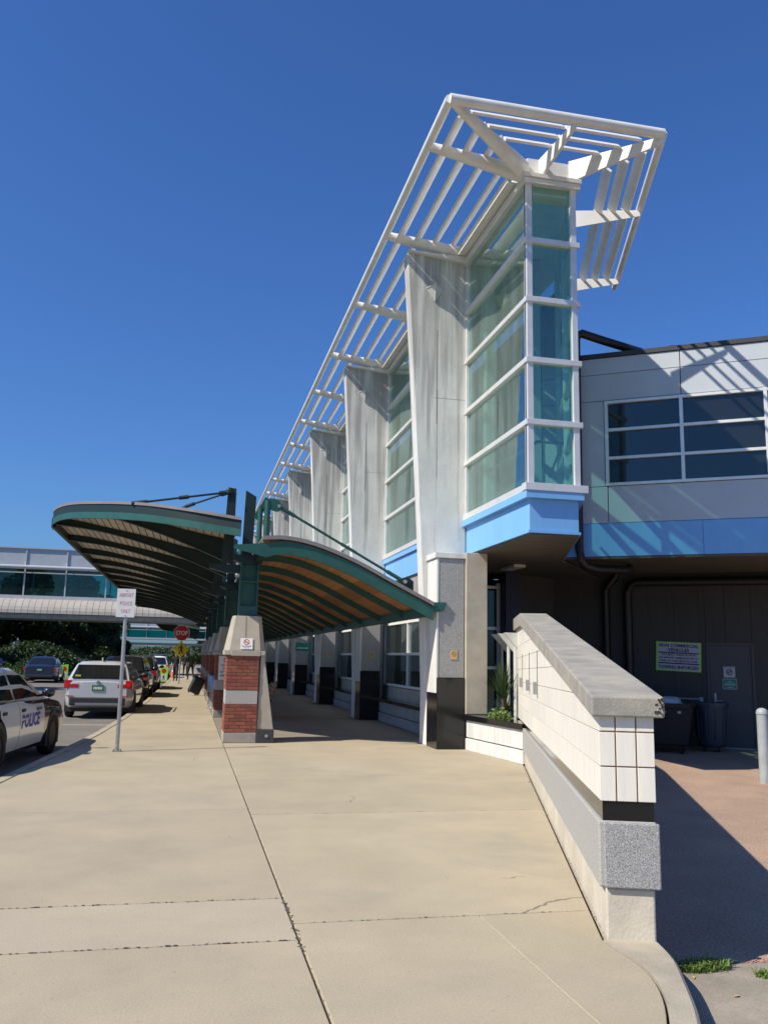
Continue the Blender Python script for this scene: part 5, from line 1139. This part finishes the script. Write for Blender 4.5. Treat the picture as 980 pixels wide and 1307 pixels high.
def walker(cx_, cz, s, y, parent, ma):
    b = MB(); P_ = lambda *p: [(cx_+u*s, cz+v*s) for u, v in p]
    b.prism(P_(*[(.02+.075*math.cos(i*.52), .40+.075*math.sin(i*.52)) for i in range(12)]), y, y+.004, sw)
    for poly in ([(-.07, .30), (.10, .30), (.10, -.02), (-.05, -.02)], [(-.05, .0), (.04, .0), (-.10, -.40), (-.20, -.40)], [(.0, .0), (.10, .0), (.22, -.36), (.12, -.40)], [(-.06, .30), (-.05, .20), (-.20, .12), (-.17, -.0), (-.23, .0), (-.26, .16)], [(.09, .30), (.10, .20), (.20, .10), (.28, .10), (.28, .15), (.21, .16)]):
        b.prism(P_(*poly), y, y+.004, sw)
    return b.build('walking_figure', M[ma], parent)
walker(c[0], c[1], .62, 49.783, t, 'sign_black')
for (x, y, z, lab) in ((-7.55, 57.6, -.15, 'lime crossing board standing on the road beside dark blue sedan'), (-1.45, 55.8, -.15, 'lime crossing board standing beside the kerb ahead of parked cars')):
    t = thing('crossing_board', lab, 'sign', (x, y, z), 'lime crossing boards in the road')
    b = MB(); b.box(x-.24, x+.24, y-.01, y+.01, z+.06, z+1.0); b.build('panel', M['sign_lime'], t); b = MB(); b.box(x-.28, x+.28, y-.2, y+.2, z, z+.06); b.build('foot', M['rubber'], t)
    b = MB(); b.prism([(x+.15*math.cos(R(22.5+45*i)), z+.74+.15*math.sin(R(22.5+45*i))) for i in range(8)], y-.016, y-.011, sw); b.build('stop_symbol', M['sign_red'], t)
    b = MB(); b.box(x-.17, x+.17, y-.013, y-.0105, z+.14, z+.52); b.build('white_field', M['sign_white'], t)
    walker(x, z+.33, .36, y-.018, t, 'sign_black')

# ================================================================== SKYBRIDGES
def skybridge(Y0, x0, x1, zs, label, near=True, depth=4.0):
    zu, zg0, zg1, ztop = zs; t = thing('skybridge', label, 'footbridge', ((x0+x1)/2, Y0, zu), 'skybridges over the road')
    b = MB(); b.box(x0, x1, Y0-1.25 if near else Y0+.3, Y0+depth-.3, zu, zu+.35); b.build('girder', M['coping'], t)
    # curved ribbed cladding below the glass
    if near:
        n = 7; x = x0; w_ = .46
        rr = zg0-.28-(zu+.30)
        arc = [(Y0-1.4*math.sin(R(90*i/n)), zu+.38+(rr-.08)*math.cos(R(90*i/n))) for i in range(n+1)]
        poly = arc+[(Y0-1.3, zu+.38), (Y0+.1, zu+.38+(rr-.08)*.9)][:2]
        base = None
        while x < x1-.01:
            if base is None:
                base = MB().prism(poly, .012, w_-.012, lambda u, v, a: (x0+a, u, v)).build('cladding_panel', M['deck_board_pale'], t)
            else:
                c = base.copy(); col.objects.link(c); c.parent = t; c.location = Vector((x-x0, 0, 0))
            x += w_
        b = MB(); b.prism([(Y0+.3, zu+.36), (Y0-1.33, zu+.36), (Y0-1.2, zu+.36+(rr-.1)*.45), (Y0-.6, zu+.36+(rr-.1)*.86), (Y0+.0, zu+.36+(rr-.1)*.96), (Y0+.3, zu+.36+rr*.96)], x0, x1, lambda u, v, a: (a, u, v)); b.build('cladding_core', M['joint'], t)
    b = MB(); b.box(x0, x1, Y0-.03, Y0+depth+.03, zg0-.28, zg0-.02); b.build('sill_beam', M['bridge_metal'], t)
    b = MB(); b.box(x0, x1, Y0+.2, Y0+depth-.2, zg0-.2, zg0-.1); b.build('deck', M['interior_dark'], t)
    b = MB(); b.box(x0, x1, Y0+.05, Y0+depth-.05, zg1+.25, ztop-.04); b.build('parapet', M['bridge_metal'], t)
    b = MB(); b.box(x0, x1, Y0-.06, Y0+depth+.06, ztop-.04, ztop+.06); b.build('parapet_cap', M['bridge_metal'], t)
    b = MB(); b.box(x0, x1, Y0+.12, Y0+depth-.12, zg1, zg1+.25); b.build('dark_header', M['joint'], t)
    b = MB(); b.tube([(x0, Y0-.28, zg1+.12), (x1, Y0-.28, zg1+.12)], .15, 12); b.build('pipe_rail', M['bridge_metal'], t, smooth=40)
    fr = MB(); mull = 3.0; x = x0+.4
    while x < x1:
        fr.box(x-.05, x+.05, Y0-.02, Y0+.1, zg0-.02, ztop-.04); fr.box(x-.05, x+.05, Y0+depth-.1, Y0+depth+.02, zg0-.02, zg1); fr.bar((x, Y0-.02, zg1+.5), (x, Y0-.28, zg1+.15), .06, .06); x += mull
    fr.box(x0, x1, Y0, Y0+.08, zg1-.32, zg1-.24)
    fo = fr.build('mullions', M['bridge_metal'], t); x = x0+.4
    while x < x1-.1:
        x2 = min(x+mull, x1)
        MB().box(x+.05, x2-.05, Y0+.03, Y0+.04, zg0, zg1).build('pane', M['glass_bridge'], fo); MB().box(x+.05, x2-.05, Y0+depth-.04, Y0+depth-.03, zg0, zg1).build('pane', M['glass_bridge'], fo); x += mull
    return t
M['deck_board_pale'] = mat('cladding_pale', (.43, .395, .345), .7, var=.08, scale=3, rand=.04)
M['bridge_metal'] = mat('bridge_metal', (.46, .48, .52), .45, var=.05, scale=2)
skybridge(70, -34, 4.4, (4.05, 5.85, 7.85, 9.45), 'nearer skybridge with teal glass and ribbed cladding crossing the road')
skybridge(140, -40, 3, (3.0, 4.15, 5.6, 6.7), 'distant skybridge seen beyond the canopy', False)
for (x, y) in ((-23.5, 73), (-11.0, 142)):
    b = MB(); b.box(x-.4, x+.4, y-.4, y+.4, -.2, 4.04 if y < 100 else 2.98); tag(b.build('bridge_pier', M['coping'], bevel=.03), 'concrete support standing under the '+('nearer' if y < 100 else 'distant')+' skybridge', 'pier', 'skybridge supports')

# ================================================================== TREES
def crown_mesh(seed, r, h, n, leaf):
    rnd = random.Random(seed); cl_ = []
    for i in range(26):
        a = rnd.uniform(0, 6.28); q = rnd.uniform(.1, .85); z = rnd.uniform(0, 1); k = math.sin(math.pi*(.12+.80*z))**.7
        cl_.append((Vector((math.cos(a)*q*r*k, math.sin(a)*q*r*k, z*h)), rnd.uniform(.22, .40)*r))
    v = []; f = []
    for i in range(n):
        c, s = rnd.choice(cl_); d = Vector((rnd.gauss(0, 1), rnd.gauss(0, 1), rnd.gauss(0, 1))).normalized()*s*rnd.random()**.35; d.z *= .75; p = c+d
        a = Vector((rnd.uniform(-1, 1), rnd.uniform(-1, 1), rnd.uniform(-.6, .6))).normalized(); e = a.cross(Vector((rnd.uniform(-1, 1), rnd.uniform(-1, 1), rnd.uniform(-1, 1)))).normalized(); L_ = leaf*rnd.uniform(.6, 1.3)
        k = len(v); v += [p-a*L_, p+e*L_*.55, p+a*L_, p-e*L_*.55]; f.append((k, k+1, k+2, k+3))
    me = bpy.data.meshes.new('crown'); me.from_pydata([tuple(p) for p in v], [], f); me.materials.append(M['leaf']); return me, cl_
crowns = [crown_mesh(11, 4.4, 8.2, 16000, .21), crown_mesh(23, 4.8, 7.6, 16000, .21)]
def tree(label, x, y, k, s, rot, z=0.0):
    t = thing('shade_tree', label, 'tree', (x, y, z), 'trees across the road'); me, cl_ = crowns[k]
    c = bpy.data.objects.new('crown', me); col.objects.link(c); c.parent = t; c.location = (0, 0, 1.5*s); c.scale = (s, s, s); c.rotation_euler = (0, 0, rot)
    b = MB(); b.tube([(x, y, z-.1), (x+.05, y, z+1.6*s), (x, y+.08, z+4.2*s), (x+.1, y, z+7*s)], [.26*s, .20*s, .13*s, .05*s], 10)
    for i in range(7):
        p = cl_[i*3][0]; pr = Vector((p.x*math.cos(rot)-p.y*math.sin(rot), p.x*math.sin(rot)+p.y*math.cos(rot), p.z+1.5))*s; z0 = max(1.6*s, pr.z*.55)
        b.tube([(x+.03, y, z+z0), (x+pr.x*.5, y+pr.y*.5, z+lerp(z0, pr.z, .6)), (x+pr.x*.9, y+pr.y*.9, z+pr.z)], [.09*s, .06*s, .02*s], 7)
    b.build('trunk', M['bark'], t, smooth=60)
for i, (x, y, k, s, r_, lab) in enumerate([(-20.5, 82, 0, 1.0, .3, 'leftmost dark shade tree behind the nearer skybridge'), (-15.0, 86, 1, 1.02, 1.9, 'dark shade tree behind skybridge above the blue sedan'), (-11.6, 92, 0, .92, 3.3, 'shade tree behind skybridge right of the blue sedan'), (-10.4, 102, 1, .86, 4.4, 'shade tree at right end of the group near the sign post'), (-26.0, 90, 1, 1.1, 5.2, 'large dark tree at far left edge behind the skybridge'),
        (-15, 112, 0, 1.15, 1.0, 'dark tree filling the back of the group under skybridge'), (-16.5, 42, 0, 1.0, 2.2, 'shade tree left of the frame casting shadow on the road'), (4.5, 190, 1, .9, .6, 'distant tree beside the walkway below the far skybridge'), (-13, 128, 1, .9, 2.6, 'distant tree left of the far skybridge'), (-23, 104, 0, 1.1, 4.0, 'tall tree second from the left behind skybridge'), (-10.2, 118, 0, .8, 5.0, 'narrow tree just left of the far skybridge')]):
    tree(lab, x, y, k, s, r_)
bush('verge_shrub', 'pale green shrub on the verge left of the blue sedan', (-11.4, 58.5, -.02), 1.1, 1.0, M['leaf_light'], 700, 9, .1)
bush('verge_shrub', 'dark shrub on the verge behind the blue sedan', (-10.6, 66, -.02), 1.5, 1.5, M['leaf'], 1500, 10, .1)
bush('verge_shrub', 'long low hedge shrub under the trees left of the sign post', (-11.0, 84, -.02), 2.6, 2.3, M['leaf'], 2600, 12, .13)
bush('verge_shrub', 'low dark hedge at the left edge under skybridge', (-18, 74, -.02), 4.5, 2.4, M['leaf'], 6000, 13, .16)
bush('verge_shrub', 'wide dark hedge behind the blue sedan under the trees', (-13, 79, -.02), 4.0, 2.6, M['leaf'], 6000, 14, .16)
bush('verge_shrub', 'far dark thicket closing the view under the distant skybridge', (-6, 178, -.1), 9, 3.2, M['leaf'], 5000, 16, .32)
bush('verge_shrub', 'far dark shrub at the end of the sidewalk', (2.5, 168, -.1), 4, 4.0, M['leaf'], 3000, 17, .28)
bush('verge_shrub', 'distant dark hedge beyond the last tree on the left', (-12, 123, -.02), 4.5, 3.4, M['leaf'], 5000, 15, .22)
sh = thing('bus_shelter', 'grey sloped shelter roof at left edge across the road', 'shelter', (-14.6, 59.5, 0))
b = MB(); b.prism([(-18.2, 3.35), (-13.0, 2.5), (-12.7, 2.35), (-12.7, 2.22), (-18.2, 2.9)], 57.5, 61, sweep); b.build('roof', M['bridge_metal'], sh)
for x in (-17.5, -13.3):
    for y in (57.8, 60.7): b = MB(); b.box(x-.06, x+.06, y-.06, y+.06, -.02, 2.6); b.build('post', M['alu_dark'], sh)

# ================================================================== PEOPLE AND SMALL THINGS
def person(label, x, y, rz, h, top, legs, hat=None, step=.16, arm_l=.1):
    t = thing('person', label, 'person', (x, y, 0)); k = h/1.75
    J = {'pel': (0, 0, .95), 'chest': (0, .0, 1.28), 'neck': (0, .0, 1.48), 'head': (0, .02, 1.60), 'top': (0, .02, 1.70),
         'hl': (-.10, 0, .90), 'kl': (-.11, step, .50), 'al': (-.11, step*.7, .09), 'tl': (-.12, step*.7+.16, .04), 'hr': (.10, 0, .90), 'kr': (.11, -step*.3, .49), 'ar': (.11, -step*1.3, .10), 'tr': (.12, -step*1.3+.16, .04),
         'sl': (-.19, 0, 1.42), 'el': (-.25, -.04, 1.14), 'wl': (-.26, arm_l, .90), 'fl': (-.26, arm_l+.05, .80), 'sr': (.19, 0, 1.42), 'er': (.25, -.05, 1.14), 'wr': (.26, .06, .90), 'fr': (.26, .10, .80)}
    rad = {'pel': .15, 'chest': .16, 'neck': .06, 'head': .10, 'top': .075, 'hl': .10, 'kl': .065, 'al': .045, 'tl': .035, 'hr': .10, 'kr': .065, 'ar': .045, 'tr': .035, 'sl': .07, 'el': .05, 'wl': .035, 'fl': .032, 'sr': .07, 'er': .05, 'wr': .035, 'fr': .032}
    E_ = [('pel', 'chest'), ('chest', 'neck'), ('neck', 'head'), ('head', 'top'), ('pel', 'hl'), ('hl', 'kl'), ('kl', 'al'), ('al', 'tl'), ('pel', 'hr'), ('hr', 'kr'), ('kr', 'ar'), ('ar', 'tr'), ('chest', 'sl'), ('sl', 'el'), ('el', 'wl'), ('wl', 'fl'), ('chest', 'sr'), ('sr', 'er'), ('er', 'wr'), ('wr', 'fr')]
    ks = list(J); me = bpy.data.meshes.new('skel'); me.from_pydata([tuple(q*k for q in J[n]) for n in ks], [(ks.index(a), ks.index(b)) for a, b in E_], []); o = bpy.data.objects.new('tmp', me); col.objects.link(o)
    o.modifiers.new('skin', 'SKIN'); 
    for i, n in enumerate(ks): me.skin_vertices[0].data[i].radius = (rad[n]*k, rad[n]*k*(.72 if n in ('chest', 'pel') else 1)); me.skin_vertices[0].data[i].use_root = (n == 'pel')
    s = o.modifiers.new('sub', 'SUBSURF'); s.levels = 2; bpy.context.view_layer.update()
    bm_ = bpy.data.meshes.new_from_object(o.evaluated_get(bpy.context.evaluated_depsgraph_get())); bpy.data.objects.remove(o)
    bm_.materials.clear()
    for m_ in (M['skin'], M[top], M[legs], M['plastic']): bm_.materials.append(m_)
    for p in bm_.polygons:
        z = p.center.z/k; ax_ = abs(p.center.x)/k; p.use_smooth = True
        p.material_index = 3 if z < .11 else (2 if z < .94 and ax_ < .205 else (0 if z > 1.49 or (ax_ > .2 and z < 1.12) else 1))
    bo_ = finish('body', bm_, None, t)
    b = MB(); blob(b, (0, -.005*k, 1.66*k), (.105*k, .115*k, .085*k), 2); hb_ = onto(t, b, 'cap' if hat else 'hair', M[hat or 'bark'])
    t.location = (x, y, 0); t.rotation_euler = (0, 0, rz); return t
person('person in dark clothes standing just left of the stop sign post', -.72, 54.4, R(170), 1.74, 'cloth_dark', 'cloth_dark')
person('person in green top and white cap walking by the brick piers', .18, 57.2, R(20), 1.80, 'cloth_green', 'cloth_dark', 'cloth_white', .2)
person('person in dark top walking far along the sidewalk behind others', -.2, 66, R(185), 1.72, 'cloth_dark', 'cloth_dark', None, .12)
su = thing('suitcase', 'black upright suitcase leaning against a brick pier', 'suitcase', (.35, 35.9, 0))
b = MB(); b.box(-.23, .23, -.14, .14, .05, .72); onto(su, b, 'case', M['plastic'], .04)
for s in (-.15, .15): b = MB(); b.tube([(s-.02, .1, .035), (s+.02, .1, .035)], .035, 10); onto(su, b, 'wheel', M['rubber'])
b = MB(); b.tube([(-.1, .1, .72), (-.1, .1, 1.0), (.1, .1, 1.0), (.1, .1, .72)], .012, 6); onto(su, b, 'handle', M['galv'])
su.rotation_euler = (0, R(24), R(15)); su.location = (.22, 35.9, .05)
pb = thing('post_bin', 'grey cylinder bin between the second and third brick piers', 'bin', (.92, 27.0, 0))
b = MB(); b.lathe((.80, 27.0, 0), [(.2, 0), (.2, .04), (.13, .06), (.12, .5), (.19, .52), (.2, .95), (.16, 1.0)], 18); b.build('bin_body', M['galv'], pb, smooth=40)
b = MB(); b.lathe((.80, 27.0, 1.0), [(.15, 0), (.14, .06), (.05, .09)], 18); b.build('lid', M['plastic'], pb, smooth=40)
be = thing('bench', 'wooden slatted bench with dark legs under the walkway canopy', 'bench', (2.05, 22.9, 0))
for i in range(5): b = MB(); b.box(1.62+i*.095, 1.62+i*.095+.08, 22.4, 23.9, .44, .47); b.build('seat_slat', M['bench_wood'], be)
for i in range(4): b = MB(); b.bar((2.14+i*.03, 22.4, .54+i*.11), (2.14+i*.03, 23.9, .54+i*.11), .025, .085); b.build('back_slat', M['bench_wood'], be)
for y in (22.6, 23.7): b = MB(); b.box(1.82, 1.90, y-.03, y+.03, 0, .44); b.box(1.62, 2.1, y-.03, y+.03, .41, .438); b.box(1.66, 2.1, y-.04, y+.04, 0, .025); b.bar((2.10, y, .42), (2.27, y, .95), .04, .02, (0, 1, 0)); b.build('leg', M['plastic'], be)
for k, y in enumerate((62, 71)):
    cn = thing('traffic_cone', ['orange traffic cone standing past the walkers', 'farther orange traffic cone by the kerb'][k], 'cone', (-1.0, y, 0), 'traffic cones'); b = MB(); b.lathe((-1.0, y, 0), [(.2, 0), (.2, .03), (.14, .04), (.04, .8), (.02, .82)], 14); b.build('cone_body', M['orange'], cn, smooth=40); b = MB(); b.lathe((-1.0, y, .4), [(.092, 0), (.075, .15)], 14); b.build('white_band', M['sign_white'], cn)
